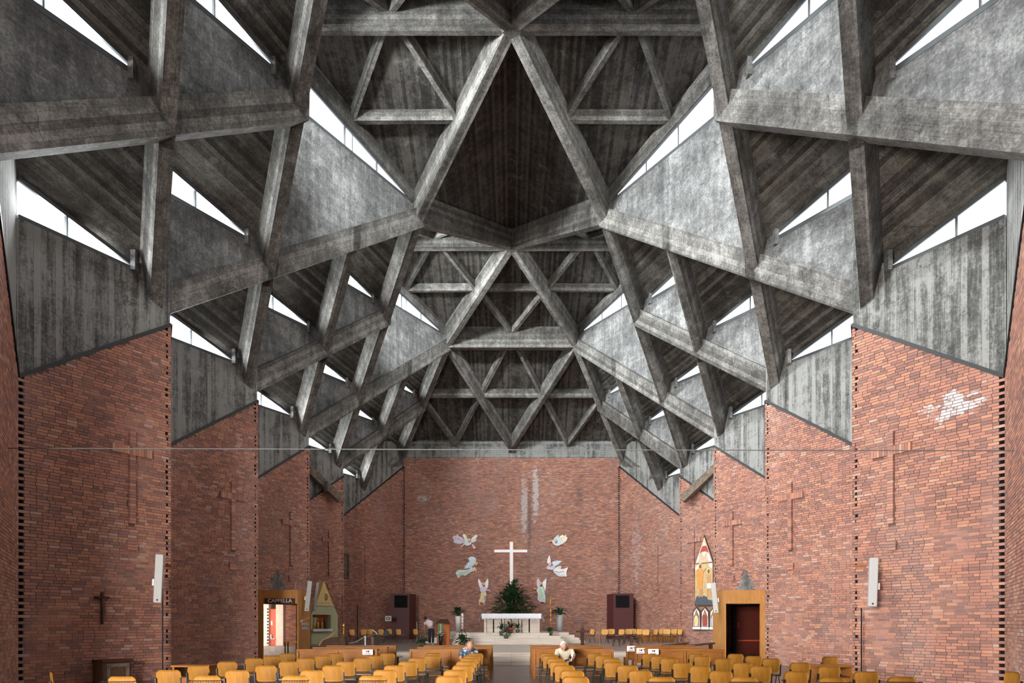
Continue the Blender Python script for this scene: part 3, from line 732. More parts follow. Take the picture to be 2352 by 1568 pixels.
# ------------------------------------------------------------------ doors and portals
def text(parent, body, size, loc, rot, m, name='letters', ext=.012, sx=1.0):
    c = bpy.data.curves.new(name, 'FONT'); c.body = body; c.size = size; c.extrude = ext; c.align_x = 'CENTER'; c.align_y = 'CENTER'; c.offset = .004*size/.2
    t_ = bpy.data.objects.new('tmp', c); COL.objects.link(t_); t_.location = loc; t_.rotation_euler = rot; t_.scale = (sx, 1, 1)
    bpy.context.view_layer.update()
    me = bpy.data.meshes.new_from_object(t_.evaluated_get(bpy.context.evaluated_depsgraph_get()))
    mw = t_.matrix_world.copy(); bpy.data.objects.remove(t_); me.transform(mw); me.materials.clear(); me.materials.append(m)
    o = bpy.data.objects.new(name, me); COL.objects.link(o); o.parent = parent; o.matrix_parent_inverse = Matrix.Translation(-Vector(parent.location))
    return o
for sg in (-1, 1):
    side = 'left' if sg < 0 else 'right'
    X = lambda x: sg*x
    pr = thing('portal', 'oak veneer portal box with the word CAPPELLA over its lit doorway' if sg < 0 else 'plain oak veneer portal box around the dark doorway on the right', 'doorway', (sg*10.8, 31.5, 0))
    def bx(name, x0, x1, y0, y1, z0, z1, m, par=pr):
        a = MB(); xa, xb = sorted((X(x0), X(x1))); a.b6(xa, xb, y0, y1, z0, z1); return a.build(name, m, par)
    bx('front_post', 11.26, 11.62, 30.9, 31.0, 0, 2.5, M_PORT)
    bx('header', 9.68, 11.62, 30.9, 31.0, 2.5, 3.12, M_PORT)
    a = MB(); a.prism([(X(9.68), 31.0, 0), (X(9.74), 31.0, 0), (X(10.0), 33.68, 0), (X(9.94), 33.72, 0)], (0, 0, 3.12)); a.build('side_panel', M_PORT, pr)
    a = MB(); a.prism([(X(9.70), 31.0, 3.06), (X(11.6), 31.0, 3.06), (X(9.97), 33.68, 3.06)], (0, 0, .05)); a.build('roof_panel', M_PORT, pr)
    # room beyond the brick wall
    rm = struct('wall_'+('left' if sg < 0 else 'right'), (sg*12.2, 34, 0))
    mw_ = M_FACEB if sg < 0 else M_BFLAT
    for nm, x0, x1, y0, y1 in (('w', 11.75, 16.2, 36.7, 36.9), ('w', 16, 16.2, 30, 36.7), ('w', 12.5, 16.2, 29.9, 30.1)):
        a = MB(); xa, xb = sorted((X(x0), X(x1))); a.b6(xa, xb, y0, y1, 0, 2.8); a.build('brickwork', mw_, rm)
    a = MB(); a.prism([(X(12.3), 30.3, 2.8), (X(10.3), 33.77, 2.8), (X(12.0), 36.8, 2.8), (X(16.2), 36.8, 2.8), (X(16.2), 30.1, 2.8)], (0, 0, .1)); a.build('ceiling_board', M_PLAST if sg < 0 else M_BFLAT, rm)
    dr = struct('door_1' if sg < 0 else 'door_2', (X(12.3), 35.3, 0))
    if sg < 0:
        a = MB(); a.b6(X(12.6), X(12.26), 35.5, 35.56, .02, 2.35); a.build('door_leaf', M_RED, dr)
        a = MB(); a.bar((X(12.5), 35.42, .80), (X(12.26), 35.42, .80), .05, .05); a.build('push_bar', M_SPK, dr)
        a = MB(); a.box((X(12.48), 35.45, .92), (.08, .1, .2)); a.build('door_handle', M_SPK, dr)
        a = MB(); a.box((X(12.47), 35.49, 1.62), (.08, .02, .22)); a.build('notice', M_PAPER, dr)
        a = MB(); a.b6(X(13.6), X(12.56), 35.3, 35.7, 0, 2.75); a.build('white_pier', M_PLAST, rm)
        a = MB()
        for q in range(15): a.box((X(12.60), 35.28, .1+q*.16), (.06, .05, .07))
        a.build('gap_shade', M_GAPSHADE, rm)  # black blocks in place of shaded holes along the pier
        a = MB(); a.b6(X(12.26), X(11.78), 35.5, 35.8, 0, 2.75); a.build('brickwork', M_FACEB, rm)
        a = MB(); a.b6(X(11.78), X(11.60), 35.2, 35.8, 0, 2.6); a.build('dark_post', M_DWOOD, rm)
        a = MB(); a.b6(X(11.60), X(10.95), 35.1, 35.4, 0, 2.75); a.build('brickwork', M_BFLAT, rm)
        # desk-like shelf in the doorway
        sh = thing('side_table', 'small wooden side table with a cream top inside the lit chapel doorway', 'table', (X(9.75), 31.0, 0))
        a = MB(); a.b6(X(10.45), X(9.85), 31.3, 31.8, .74, .78); a.build('table_top', M_PLY2, sh)
        for xx in (10.4, 9.9):
            for yy in (31.35, 31.75):
                a = MB(); a.b6(X(xx)-.025, X(xx)+.025, yy-.025, yy+.025, 0, .74); a.build('leg', M_PEW, sh)
        sb = thing('name_board', 'brown board with white capitals CAPPELLA over the doorway', 'sign', (X(10.5), 30.88, 2.62))
        a = MB(); a.b6(X(11.15), X(9.80), 30.85, 30.9, 2.51, 2.74); a.build('board', M_DWOOD, sb)
        text(sb, 'CAPPELLA', .225, (X(10.47), 30.84, 2.625), (pi/2, 0, 0), M_WHITE, ext=.008, sx=1.08)
        ds = thing('direction_sign', 'white arrow and lettering SACRESTIA CAPPELLA on the portal side', 'sign', (X(9.82), 32.7, 1.7))
        text(ds, 'SACRESTIA', .20, (X(9.775), 32.35, 1.56), (pi/2, 0, pi/2+.096), M_WHITE, ext=.006, sx=1.62)
        text(ds, 'CAPPELLA', .20, (X(9.775), 32.35, 1.36), (pi/2, 0, pi/2+.096), M_WHITE, ext=.006, sx=1.78)
        a = MB(); a.bar((X(9.88), 33.5, 1.90), (X(9.74), 31.6, 1.72), .02, .035, up=Vector((1, 0, 0))); a.build('arrow', M_WHITE, ds)
        a = MB(); a.prism([(X(9.71), 31.3, 1.68), (X(9.755), 31.8, 1.81), (X(9.755), 31.8, 1.66)], (.02, 0, 0)); a.build('arrow', M_WHITE, ds)
    else:
        a = MB(); a.b6(11.28, 12.7, 34.4, 34.46, .02, 2.45); a.build('door_leaf', M_DRED, dr)
        a = MB(); a.bar((11.35, 34.3, .74), (12.5, 34.3, .74), .05, .07); a.build('push_bar', M_RED, dr)
        a = MB(); a.box((11.42, 34.38, 1.52), (.06, .02, .26)); a.build('notice', M_REDP, dr)
        a = MB(); a.b6(11.12, 11.26, 34.3, 34.5, 0, 2.75); a.b6(11.12, 13.0, 34.3, 34.5, 2.46, 2.75); a.build('door_frame', M_BLACK, dr)
        a = MB(); a.b6(10.5, 11.12, 34.5, 34.7, 0, 2.75); a.build('brickwork', M_BFLAT, rm)
    sw = thing('light_switch', 'small white switch plate on the brick beside the '+side+' portal', 'switch', (X(11.62), 31.46, 1.6))
    if sg < 0: a = MB(); a.box((X(11.52), 30.88, 1.35), (.07, .04, .2)); a.build('plate', M_WHITE, sw)
    else: a = MB(); a.box((X(11.52), 30.88, 1.45), (.1, .04, .2)); a.build('plate', M_WHITE, sw)
# ------------------------------------------------------------------ cable across the nave
cb = MB(); cb.tube([(-11.2, 15.0, ZD(1029, 15.0)), (0, 15.0, ZD(1030.5, 15)-.02), (11.2, 15.0, ZD(1035, 15.0))], .011, 6)
tag(cb.build('tie_cable', M_CABLE), 'thin steel cable stretched across the nave between the brick walls', 'cable')
# ------------------------------------------------------------------ loudspeakers
def speaker(px0, py0, px1, py1, d, wpx, label, yaw, brk=-1, pad=True):
    top, bot = PX(px0, py0, d), PX(px1, py1, d); wd = wpx/F*d
    t_ = thing('column_speaker', label, 'loudspeaker', bot, 'white column loudspeakers on the walls')
    ax = (top-bot); L = ax.length; ax.normalize(); side = Matrix.Rotation(yaw, 3, 'Z') @ Vector((1, 0, 0)); dp = side.cross(ax).normalized(); side = ax.cross(dp)
    M_ = Matrix((side, -dp, ax)).transposed().to_4x4(); c = (top+bot)/2
    a = MB(); a.box(c, (wd, wd*.75, L), M=M_); b_ = a.build('cabinet', M_SPK, t_)
    bv = b_.modifiers.new('b', 'BEVEL'); bv.width = .012; bv.segments = 2
    f = MB(); f.box(c+(M_ @ Vector((0, -wd*.38, 0))), (wd*.86, .012, L*.97), M=M_); f.build('grille', M_SPKW, t_)
    f = MB(); f.box(c+(M_ @ Vector((0, -wd*.385, -L*.44))), (.045, .014, .045), M=M_); f.build('badge', M_INK, t_)
    f = MB(); f.box(c+(M_ @ Vector((brk*wd*.62, wd*.2, -L*.08))), (wd*.35, wd*.5, .18), M=M_); f.build('bracket', M_WHITE, t_)
speaker(367.5, 1273, 362, 1384, 19.0, 17, 'white column loudspeaker on the nearest left brick bay', .3)
speaker(2007, 1281, 2003, 1393, 19.0, 18, 'white column loudspeaker on the nearest right brick bay', -.3, 1)
speaker(712, 1334, 704, 1403, 31.9, 10, 'grey-white column loudspeaker hanging on the left portal side', .3)
speaker(729, 1337, 721, 1404, 35.5, 7, 'narrow white column loudspeaker tilted in front of the altar niche', .5)
speaker(678, 1337, 677.5, 1356, 33.0, 4, 'short end of a white loudspeaker peeping above the left portal', .3)
speaker(1638, 1338, 1645, 1407, 31.7, 11, 'white column loudspeaker tilted on the right portal edge', -.3, 1)
# conduits on the walls
for nm, px, y0, y1, d, sd in (('left', 373.5, 1352, 1560, 19.5, -1), ('right', 1978.5, 1396, 1560, 19.5, 1)):
    a = MB(); p = PX(px, y0, d); a.tube([p, (p.x, p.y, .05)], .02, 6); tag(a.build('conduit', M_FLASH), 'dark vertical cable conduit below the nearest %s loudspeaker' % nm, 'pipe')
a = MB(); p = PX(821, 1388, 46.6); a.tube([p, (p.x, p.y, .5)], .03, 6); tag(a.build('conduit', M_FLASH), 'thin dark conduit on the long left sanctuary wall', 'pipe')
# struts under the concrete of the fourth bays
for sg in (-1, 1):
    a = thing('timber_strut', 'heavy grey timber strut jutting over the fourth %s brick bay' % ('left' if sg < 0 else 'right'), 'beam', (sg*10.4, 39.5, 9.2))
    m_ = MB(); m_.bar((sg*11.5, 38.0, 10.35), (sg*9.95, 39.7, 8.78), .34, .42); m_.build('strut', M_TIMB, a)
    if sg < 0: m_ = MB(); m_.box((sg*10.52, 38.95, 9.38), (.16, .5, .55)); m_.build('clamp', M_FRAME, a)
# ------------------------------------------------------------------ altar platform
pf = thing('altar_platform', 'cream stone platform of four steps carrying the altar', 'steps', (0, 40, .45))
for i in range(4):
    z0 = .45+i*.155; y0 = 36.9+i*.35
    xr = 3.05-i*.0; xr = (3.0, 2.85, 2.72, 2.1)[i]; xl = (-3.45, -3.4, -3.35, -3.3)[i]
    nn = 5
    for j in range(nn):
        a = MB(); q0 = xl+(xr-xl)*j/nn; q1 = xl+(xr-xl)*(j+1)/nn; a.b6(q0+.003, q1-.003, y0, 42, z0, z0+.155); a.build('slab', M_TRAV, pf)
    a = MB(); a.b6(xr-.2, (4.25, 3.95, 3.7, 3.4)[i], y0+2.6, 46.5, z0, z0+.152); a.build('slab', M_DAIS if i < 0 else M_TRAV, pf)
    a = MB(); a.b6(-5.0+i*.3, xl+.2, y0+2.6, 46.5, z0, z0+.152); a.build('slab', M_TRAV, pf)
PZ = 1.07
# altar
al = thing('altar', 'cream stone altar table on upright slabs with dark gaps', 'altar', (0, 39.3, PZ))
a = MB(); a.b6(-1.68, 1.66, 38.85, 39.9, PZ+.97, PZ+1.06); a.build('altar_top', M_TRAV, al)
for x0, x1 in ((-1.57, -1.45), (-1.03, -.0), (-.55, -.42), (.42, .56), (1.02, .1), (1.48, 1.6)):
    if x1 == -.0 or x1 == .1: continue
    a = MB(); a.b6(x0, x1, 38.95, 39.8, PZ, PZ+.97); a.build('upright', M_TRAV, al)
for x0, x1 in ((-1.45, -1.07), (-1.0, -.60), (-.40, -.05), (.0, .38), (.60, .98), (1.05, 1.48)):
    a = MB(); a.b6(x0, x1, 39.15, 39.25, PZ, PZ+.97); a.build('panel', M_TRAV, al)
a = MB(); a.b6(-1.45, 1.5, 39.5, 39.6, PZ, PZ+.95); a.build('back_board', M_DWOOD, al)
cl = MB(); n = 40; dz = .30
def cz(i): return .30+.015*sin(i*1.9)
b = len(cl.v)
cl.prism([(-1.70, 38.82, PZ+1.075), (1.69, 38.82, PZ+1.075), (1.69, 39.93, PZ+1.075), (-1.70, 39.93, PZ+1.075)], (0, 0, .012))
cloth = thing('altar_cloth', 'white lace-edged cloth hanging over the altar front', 'cloth', (0, 38.8, PZ+1.08))
cl.build('cloth_top', M_CLOTH, cloth)
cl = MB(); pts = []
for i in range(n+1): x = -1.70+3.39*i/n; pts.append((x, 38.80-.02*abs(sin(i*.9)), i))
v = []; f = []
for x, y, i in pts: v += [(x, 38.82, PZ+1.085), (x, y-.01, PZ+.93), (x, y-.025, PZ+1.08-cz(i))]
for i in range(n): f += [(3*i, 3*i+1, 3*i+4, 3*i+3), (3*i+1, 3*i+2, 3*i+5, 3*i+4)]
cl.quadset(v, f); cl.build('front_drop', M_CLOTH, cloth)
cl = MB(); cl.b6(-1.69, 1.68, 38.755, 38.765, PZ+.79, PZ+.83); cl.build('lace_band', M_LACE, cloth)
for sg in (-1, 1):
    x = sg*1.70; cl = MB(); cl.prism([(x, 38.8, PZ+1.085), (x, 39.93, PZ+1.085), (x+sg*.13, 39.95, PZ+.64), (x+sg*.16, 38.72, PZ+.64)], (sg*.012, 0, 0)); cl.build('side_drop', M_CLOTH, cloth)
# big bush behind the altar
def bush(t_, c, rx, ry, rz, n, L, W, m=M_LEAF, seed=3, up=.3, name='foliage'):
    r = random.Random(seed); a = MB(); c = Vector(c)
    for _ in range(n):
        th = r.random()*2*pi; u = r.uniform(-1, 1); q = sqrt(1-u*u); k = r.random()**.45
        rr = (1-.35*max(u, 0))
        p = c+Vector((rx*q*cos(th)*k*rr, ry*q*sin(th)*k*rr, rz*u*k)); d = Vector((cos(th)*q, sin(th)*q, u+up+r.uniform(-.4, .4)))
        a.leaf(p, d, L*r.uniform(.7, 1.3), W*r.uniform(.8, 1.3), .35)
    return tag(a.build(name, m, t_), kind='stuff')
bt = thing('potted_bush', 'tall dense dark green bush standing behind the altar', 'plant', (0, 42.3, PZ))
bush(bt, (.03, 42.3, 2.6), 1.30, .9, 1.30, 2300, .34, .085)
bush(bt, (.15, 42.3, 3.6), .7, .6, .75, 350, .32, .08, seed=5)
for i in range(5):
    a = MB(); th = i*1.3; a.tube([(.03, 42.3, PZ+.3), (.03+.3*cos(th), 42.3+.3*sin(th), 2.6), (.03+.6*cos(th), 42.3+.6*sin(th), 3.6)], [.035, .025, .012], 6); a.build('stem', M_OLD, bt)
a = MB(); a.lathe((.03, 42.3, PZ), [(.25, 0), (.36, .42), (.38, .45), (.33, .46)], 18); a.build('pot', M_POTG, bt)
# altar cross
cr = thing('altar_cross', 'tall pale wooden cross with orange edges hanging behind the altar', 'cross', (0, 44, 4))
c0 = XD(1174.5, 44); zt = ZD(1243, 44); zb = ZD(1354, 44); za = ZD(1265, 44)
a = MB(); a.b6(c0-.14, c0+.14, 44.0, 44.10, zb, zt); a.b6(XD(1134, 44), XD(1212.5, 44), 43.99, 44.11, za-.12, za+.12); a.build('wood_edge', M_LECT, cr)
a = MB(); a.b6(c0-.10, c0+.11, 43.97, 44.02, zb, zt-.02); a.b6(XD(1135.5, 44), XD(1211, 44), 43.96, 44.03, za-.09, za+.085); a.build('pale_face', M_WHITE, cr)
a = MB(); a.b6(c0-.11, c0+.12, 43.955, 43.975, ZD(1345, 44), ZD(1343, 44)); a.b6(c0-.11, c0+.12, 43.955, 43.975, ZD(1349, 44), ZD(1348, 44)); a.build('band', M_INK, cr)
a = MB(); a.tube([(c0, 44.1, zb+.1), (c0, 44.1, PZ)], .03, 6); a.build('support_pole', M_FRAME, cr)
# ------------------------------------------------------------------ painted angels on the end wall
def pc(name, c, k=1.0): return plain(name, tuple(min(.92, q*1.15) for q in c), .7, 0, .16, 7)
A_LAV, A_CRM, A_WHT, A_BLU, A_ORG, A_PNK, A_GRN, A_YLW, A_VIO, A_SKY = [pc('paint_'+n_, c) for n_, c in (('lavender', (.58, .52, .62)), ('cream', (.80, .74, .58)), ('white', (.80, .82, .84)), ('pale_blue', (.55, .66, .74)), ('orange_skin', (.72, .40, .22)), ('rose', (.72, .47, .45)), ('sea_green', (.50, .66, .55)), ('yellow', (.76, .62, .32)), ('violet', (.30, .27, .40)), ('sky', (.47, .60, .72)))]
AD = BACK-.012
def azx(q): return (1020+q[0]/7.126, 1200+q[1]/7.126)
def angel(label, parts, streaks=()):
    xs = [q for p in parts for q in p[2] if isinstance(q, tuple)]
    cx = sum(q[0] for q in xs)/len(xs); cy = sum(q[1] for q in xs)/len(xs)
    t_ = thing('painted_angel', label, 'wall figure', PX(*azx((cx, cy)), AD), 'painted angels around the altar cross')
    for i, (nm, m, pts) in enumerate(parts):
        d = AD-.025*(i+1); a = MB()
        if nm == 'head':
            (x, y), r = pts; c = PX(*azx((x, y)), d-.03); a.ell(c, r/7.126/F*d, .06, r*1.15/7.126/F*d, 12, 8); a.build(nm, m, t_, True)
            h = MB(); h.ell(c+Vector((0, .03, r*.35/7.126/F*d)), r*1.15/7.126/F*d, .05, r*.95/7.126/F*d, 12, 8); h.build('hair', A_YLW, t_, True)
        else:
            
            for _ in range(1):
                pts = [q for i_ in range(len(pts)) for q in ((.84*pts[i_][0]+.16*pts[(i_+1) % len(pts)][0], .84*pts[i_][1]+.16*pts[(i_+1) % len(pts)][1]), (.16*pts[i_][0]+.84*pts[(i_+1) % len(pts)][0], .16*pts[i_][1]+.84*pts[(i_+1) % len(pts)][1]))]
            a.prism([PX(*azx(p), d) for p in pts], (0, .03, 0)); a.build(nm, m, t_)
    for pts, m in streaks:
        a = MB(); a.tube([PX(*azx(p), AD-.025*len(parts)-.02) for p in pts], .018, 5); a.build('painted_line', m, t_)
angel('flying angel top left of the cross with cream wings and lavender trail', [
 ('robe', A_LAV, [(130, 240), (165, 210), (205, 215), (200, 185), (225, 190), (245, 225), (300, 240), (330, 300), (340, 330), (260, 350), (200, 345), (150, 315), (165, 290)]),
 ('wing', A_CRM, [(315, 175), (345, 190), (370, 230), (395, 280), (385, 310), (340, 310), (325, 260), (305, 205)]),
 ('wing', A_WHT, [(540, 195), (520, 200), (480, 225), (440, 270), (430, 310), (460, 330), (520, 300), (535, 270), (520, 260), (545, 230)]),
 ('body', A_BLU, [(330, 310), (380, 300), (440, 310), (450, 345), (400, 375), (350, 370), (325, 345)]),
 ('arm', A_PNK, [(330, 340), (348, 345), (300, 392), (265, 395)]), ('arm', A_PNK, [(450, 350), (470, 345), (527, 412), (490, 432), (465, 395)]),
 ('head', A_ORG, [(412, 285), 27])], [([(150, 250), (230, 270), (320, 320)], A_VIO), ([(165, 300), (240, 310), (330, 330)], A_WHT), ([(330, 200), (350, 250), (380, 300)], A_WHT), ([(530, 240), (480, 270), (450, 300)], A_CRM)])
angel('kneeling angel left of the cross with a curled pale blue wing', [
 ('wing', A_BLU, [(400, 600), (395, 575), (440, 552), (495, 558), (527, 600), (515, 640), (490, 690), (450, 730), (400, 745), (320, 750), (350, 720), (325, 712), (375, 690), (355, 675), (395, 670), (378, 650), (420, 640)]),
 ('robe', A_GRN, [(185, 822), (210, 790), (240, 770), (320, 775), (400, 770), (450, 720), (480, 740), (470, 790), (400, 830), (350, 870), (310, 855), (270, 865), (245, 905), (215, 890), (205, 850)]),
 ('arm', A_PNK, [(470, 740), (500, 720), (530, 760), (525, 810), (500, 770), (480, 810), (462, 790)]),
 ('head', A_ORG, [(525, 675), 27])], [([(215, 870), (300, 820), (420, 790)], A_LAV), ([(240, 790), (330, 800), (440, 750)], A_WHT), ([(400, 720), (460, 680), (500, 610)], A_WHT)])
angel('standing angel lower left with a yellow skirt and raised wings', [
 ('wing', A_WHT, [(565, 910), (600, 970), (640, 1010), (640, 1050), (590, 1070), (570, 1030), (555, 950)]), ('wing', A_WHT, [(715, 910), (675, 970), (660, 1010), (670, 1060), (700, 1080), (720, 1050), (727, 950)]),
 ('foot', A_ORG, [(570, 1290), (590, 1290), (585, 1320), (600, 1350), (585, 1355), (565, 1320)]), ('foot', A_ORG, [(640, 1300), (656, 1298), (668, 1338), (650, 1342)]),
 ('skirt', A_YLW, [(605, 1130), (690, 1120), (690, 1200), (680, 1290), (650, 1310), (600, 1300), (565, 1290), (595, 1220)]), ('robe', A_VIO, [(660, 1180), (690, 1200), (685, 1300), (655, 1295)]),
 ('torso', A_LAV, [(590, 1065), (640, 1040), (690, 1060), (700, 1110), (640, 1140), (590, 1130)]), ('arm', A_PNK, [(690, 1092), (757, 1100), (755, 1112), (690, 1112)]), ('head', A_ORG, [(640, 1005), 24])], [([(610, 1150), (600, 1290)], A_CRM), ([(640, 1150), (630, 1295)], A_CRM)])
angel('standing angel lower right in a flowing sea-green dress', [
 ('wing', A_LAV, [(1540, 905), (1575, 960), (1580, 1010), (1560, 1060), (1530, 1080), (1520, 1010), (1512, 950)]), ('wing', A_WHT, [(1675, 905), (1620, 960), (1600, 1010), (1640, 1080), (1655, 1130), (1665, 1060), (1672, 980)]),
 ('foot', A_ORG, [(1565, 1285), (1582, 1285), (1580, 1325), (1565, 1332)]), ('foot', A_ORG, [(1630, 1290), (1650, 1280), (1672, 1300), (1640, 1325)]),
 ('robe', A_GRN, [(1545, 1050), (1610, 1040), (1635, 1090), (1650, 1150), (1660, 1220), (1660, 1290), (1620, 1300), (1560, 1290), (1530, 1250), (1535, 1150), (1510, 1110)]),
 ('hem', A_LAV, [(1530, 1215), (1600, 1240), (1655, 1285), (1620, 1302), (1560, 1292), (1528, 1255)]),
 ('arm', A_ORG, [(1512, 1075), (1465, 1064), (1465, 1078), (1515, 1097)]), ('head', A_ORG, [(1582, 995), 22])], [([(1570, 1060), (1600, 1160), (1650, 1260)], A_YLW), ([(1550, 1100), (1560, 1200)], A_WHT)])
angel('diving angel right of the cross with one wing straight up', [
 ('wing', A_WHT, [(1725, 525), (1742, 590), (1745, 650), (1700, 670), (1685, 640), (1700, 580)]), ('wing', A_BLU, [(1765, 640), (1830, 620), (1925, 625), (1880, 680), (1810, 715), (1775, 690)]),
 ('robe', A_WHT, [(1780, 775), (1850, 720), (1920, 705), (1910, 760), (1960, 755), (2035, 725), (2010, 780), (2000, 830), (2010, 880), (1960, 880), (1880, 880), (1810, 830)]),
 ('torso', A_LAV, [(1680, 720), (1720, 700), (1790, 700), (1830, 720), (1780, 775), (1700, 765), (1675, 745)]), ('head', A_PNK, [(1735, 682), 26])], [([(1800, 790), (1880, 810), (1960, 790)], A_VIO), ([(1820, 820), (1900, 850), (1980, 850)], A_BLU), ([(1850, 740), (1900, 730)], A_PNK)])
angel('swooping angel top right of the cross with outstretched arms', [
 ('wing', A_SKY, [(1880, 190), (1882, 250), (1850, 300), (1790, 290), (1810, 240)]),
 ('robe', A_CRM, [(1880, 240), (1905, 215), (1940, 195), (1960, 220), (2000, 190), (1995, 225), (2022, 250), (2000, 300), (1950, 340), (1900, 330)]),
 ('body', A_BLU, [(1770, 290), (1830, 262), (1885, 255), (1930, 320), (1950, 342), (1860, 380), (1800, 360), (1770, 320)]),
 ('arm', A_ORG, [(1772, 285), (1690, 308), (1685, 322), (1772, 302)]), ('arm', A_ORG, [(1842, 370), (1818, 412), (1748, 378), (1745, 390), (1815, 418), (1850, 375)]), ('head', A_ORG, [(1825, 297), 24])], [([(1900, 240), (1950, 300)], A_YLW), ([(1930, 220), (1985, 280)], A_WHT)])
# ------------------------------------------------------------------ maroon cabinets at the end corners
for sg in (-1, 1):
    sd = 'left' if sg < 0 else 'right'; D0 = 48.3
    xa, xb = (XD(897, D0), XD(940, D0)) if sg < 0 else (XD(1409, D0), XD(1455, D0)); zt = ZD(1363, D0)
    t_ = thing('heater_cabinet', 'tall maroon cabinet with a dark louvre in the %s end corner' % sd, 'cabinet', ((xa+xb)/2, D0, .45))
    a = MB(); a.prism([(xa, D0, .45), (xb, D0, .45), (xb+(.30 if sg < 0 else 0), D0+1.2, .45), (xa-(.0 if sg < 0 else .30), D0+1.2, .45)], (0, 0, zt-.45)); bv = a.build('cabinet_body', M_MARO, t_)
    x0, x1 = (xa+.28, xb-.12) if sg < 0 else (xa+.16, xb-.30)
    a = MB(); a.b6(x0, x1, D0-.03, D0+.0, ZD(1395, D0), ZD(1367, D0)); a.build('louvre_frame', M_GAPSHADE, t_)
    for j in range(7):
        a = MB(); z = ZD(1393, D0)+j*.115; a.box(((x0+x1)/2, D0-.05, z+.06), (x1-x0-.06, .05, .03), M=Matrix.Rotation(.5, 4, 'X')); a.build('slat', M_BLACK, t_)
    a = MB(); a.b6(xa-.03, xb+.03, D0-.04, D0+.02, zt-.06, zt+.02); a.build('top_trim', M_MARO2, t_)

# ------------------------------------------------------------------ chairs
def copy_tree(o, parent=None):
    c = o.copy(); COL.objects.link(c)
    if parent: c.parent = parent
    for ch in list(o.children): copy_tree(ch, c)
    return c
def chair_proto(name, ply, basket=False):
    r = empty(name)
    def panel(z0, z1, y0, y1, wd, curve, rnd, th=.012, flat=False):
        # curved plywood sheet with rounded corners; u across, v along
        a = MB(); n, m_ = 10, 8; g = []
        for j in range(m_+1):
            v = j/m_; rows = []
            for i in range(n+1):
                u = -1+2*i/n
                vv = v*2-1; k = 1.0
                if abs(vv) > .42: k = 1-.27*(1-sqrt(max(0, 1-((abs(vv)-.42)/.58)**2)))
                x = u*wd/2*k
                if flat: rows.append(Vector((x, y0+(y1-y0)*v, z0+(z1-z0)*v+curve*u*u)))
                else: rows.append(Vector((x, y0+(y1-y0)*v+curve*(u*u), z0+(z1-z0)*v)))
            g.append(rows)
        off = Vector((0, 0, -th)) if flat else Vector((0, -th, 0))
        vs = [p for rw in g for p in rw]+[p+off for rw in g for p in rw]; N_ = (n+1)*(m_+1); fs = []
        for j in range(m_):
            for i in range(n):
                q = j*(n+1)+i; fs += [(q, q+1, q+n+2, q+n+1), (q+N_, q+n+1+N_, q+n+2+N_, q+1+N_)]
        ed = [i for i in range(n+1)]+[j*(n+1)+n for j in range(1, m_+1)]+[m_*(n+1)+i for i in range(n-1, -1, -1)]+[j*(n+1) for j in range(m_-1, 0, -1)]
        for i in range(len(ed)): fs.append((ed[i], ed[(i+1) % len(ed)], ed[(i+1) % len(ed)]+N_, ed[i]+N_))
        a.quadset(vs, fs); return a
    panel(.50, .82, -.195, -.235, .425, .035, .40).build('backrest', ply, r, True)
    panel(.445, .455, -.20, .21, .42, .012, .35, flat=True).build('seat', ply, r, True)
    a = MB()
    for sx in (-.21, .21):
        a.bar((sx, -.185, .42), (sx, -.225, .68), .022, .035)
    a.bar((-.21, -.19, .43), (.21, -.19, .43), .02, .025); a.bar((-.21, .14, .43), (.21, .14, .43), .02, .025)
    for sx in (-.215, .215): a.bar((sx, -.20, .425), (sx, .20, .425), .022, .022)
    a.build('frame', M_BLACK, r)
    for sx in (-.225, .225):
        for y0, y1 in ((-.05, -.24), (.08, .22)):
            a = MB(); a.tube([(sx, y0, .42), (sx, y1, 0)], .012, 6); a.build('leg', M_BLKM, r)
    if basket:
        a = MB()
        for z in (.62, .75): a.tube([(-.24, -.245, z), (-.24, -.36, z), (.24, -.36, z), (.24, -.245, z)], .006, 5)
        for i in range(13): a.tube([(-.24+.04*i, -.36, .62), (-.24+.04*i, -.36, .75)], .0035, 4)
        for i in range(13): a.tube([(-.24+.04*i, -.25, .60), (-.24+.04*i, -.36, .60)], .0035, 4)
        a.build('book_basket', M_BLACK, r)
    return r
CHL = '356 409 1538,430 477 1528,442 502 1551,497 541 1519,516 568 1538.5,561 601 1511,585 634 1527.5,604 639 1505.5,642 675 1500,639 681 1518.5,644 705 1551,680 718 1511,688 742 1538.5,722 758 1505,752 786 1499.5,739 787 1527.5,769 814 1518.5,812 852 1510.5,840 878 1505,871 905 1499.5,857 911 1538,882 930 1527.5,822 883 1551,913 957 1518.5,937 978 1510.5,974 1011 1504.8,978 1012 1499.3,1000 1061 1551.5,1019 1072 1538,1037 1089 1527.5,1048 1092 1518,1057 1097 1510.8,1065 1101 1505,1075 1109 1499.5,247 305 1553'
CHR = '1241 1276 1499.5,1246 1283 1505,1257 1298 1511,1263 1307 1519,1272 1321 1527.5,1289 1343 1539,1293 1354 1553,1348 1383 1499.5,1368 1405 1505,1385 1426 1511,1389 1433 1520,1418 1467 1527.5,1444 1499 1539,1491 1552 1554,1475 1509 1501,1496 1533 1506,1518 1558 1511,1545 1589 1521,1584 1633 1528.5,1582 1618 1501,1596 1633 1506,1642 1682 1512,1628 1683 1540,1673 1709 1501,1684 1730 1521.5,1681 1743 1554,1715 1750 1506,1723 1773 1529,1752 1793 1512,1817 1861 1521.5,1803 1858 1541,1883 1932 1530,1882 1944 1555,1967 2020 1541.5,2045 2106 1554'
ROWY = [1499.7, 1505, 1511, 1519, 1528, 1539, 1552.5]
ORD = ['first', 'second', 'third', 'fourth', 'fifth', 'sixth', 'seventh', 'eighth', 'ninth', 'tenth', 'eleventh', 'twelfth']
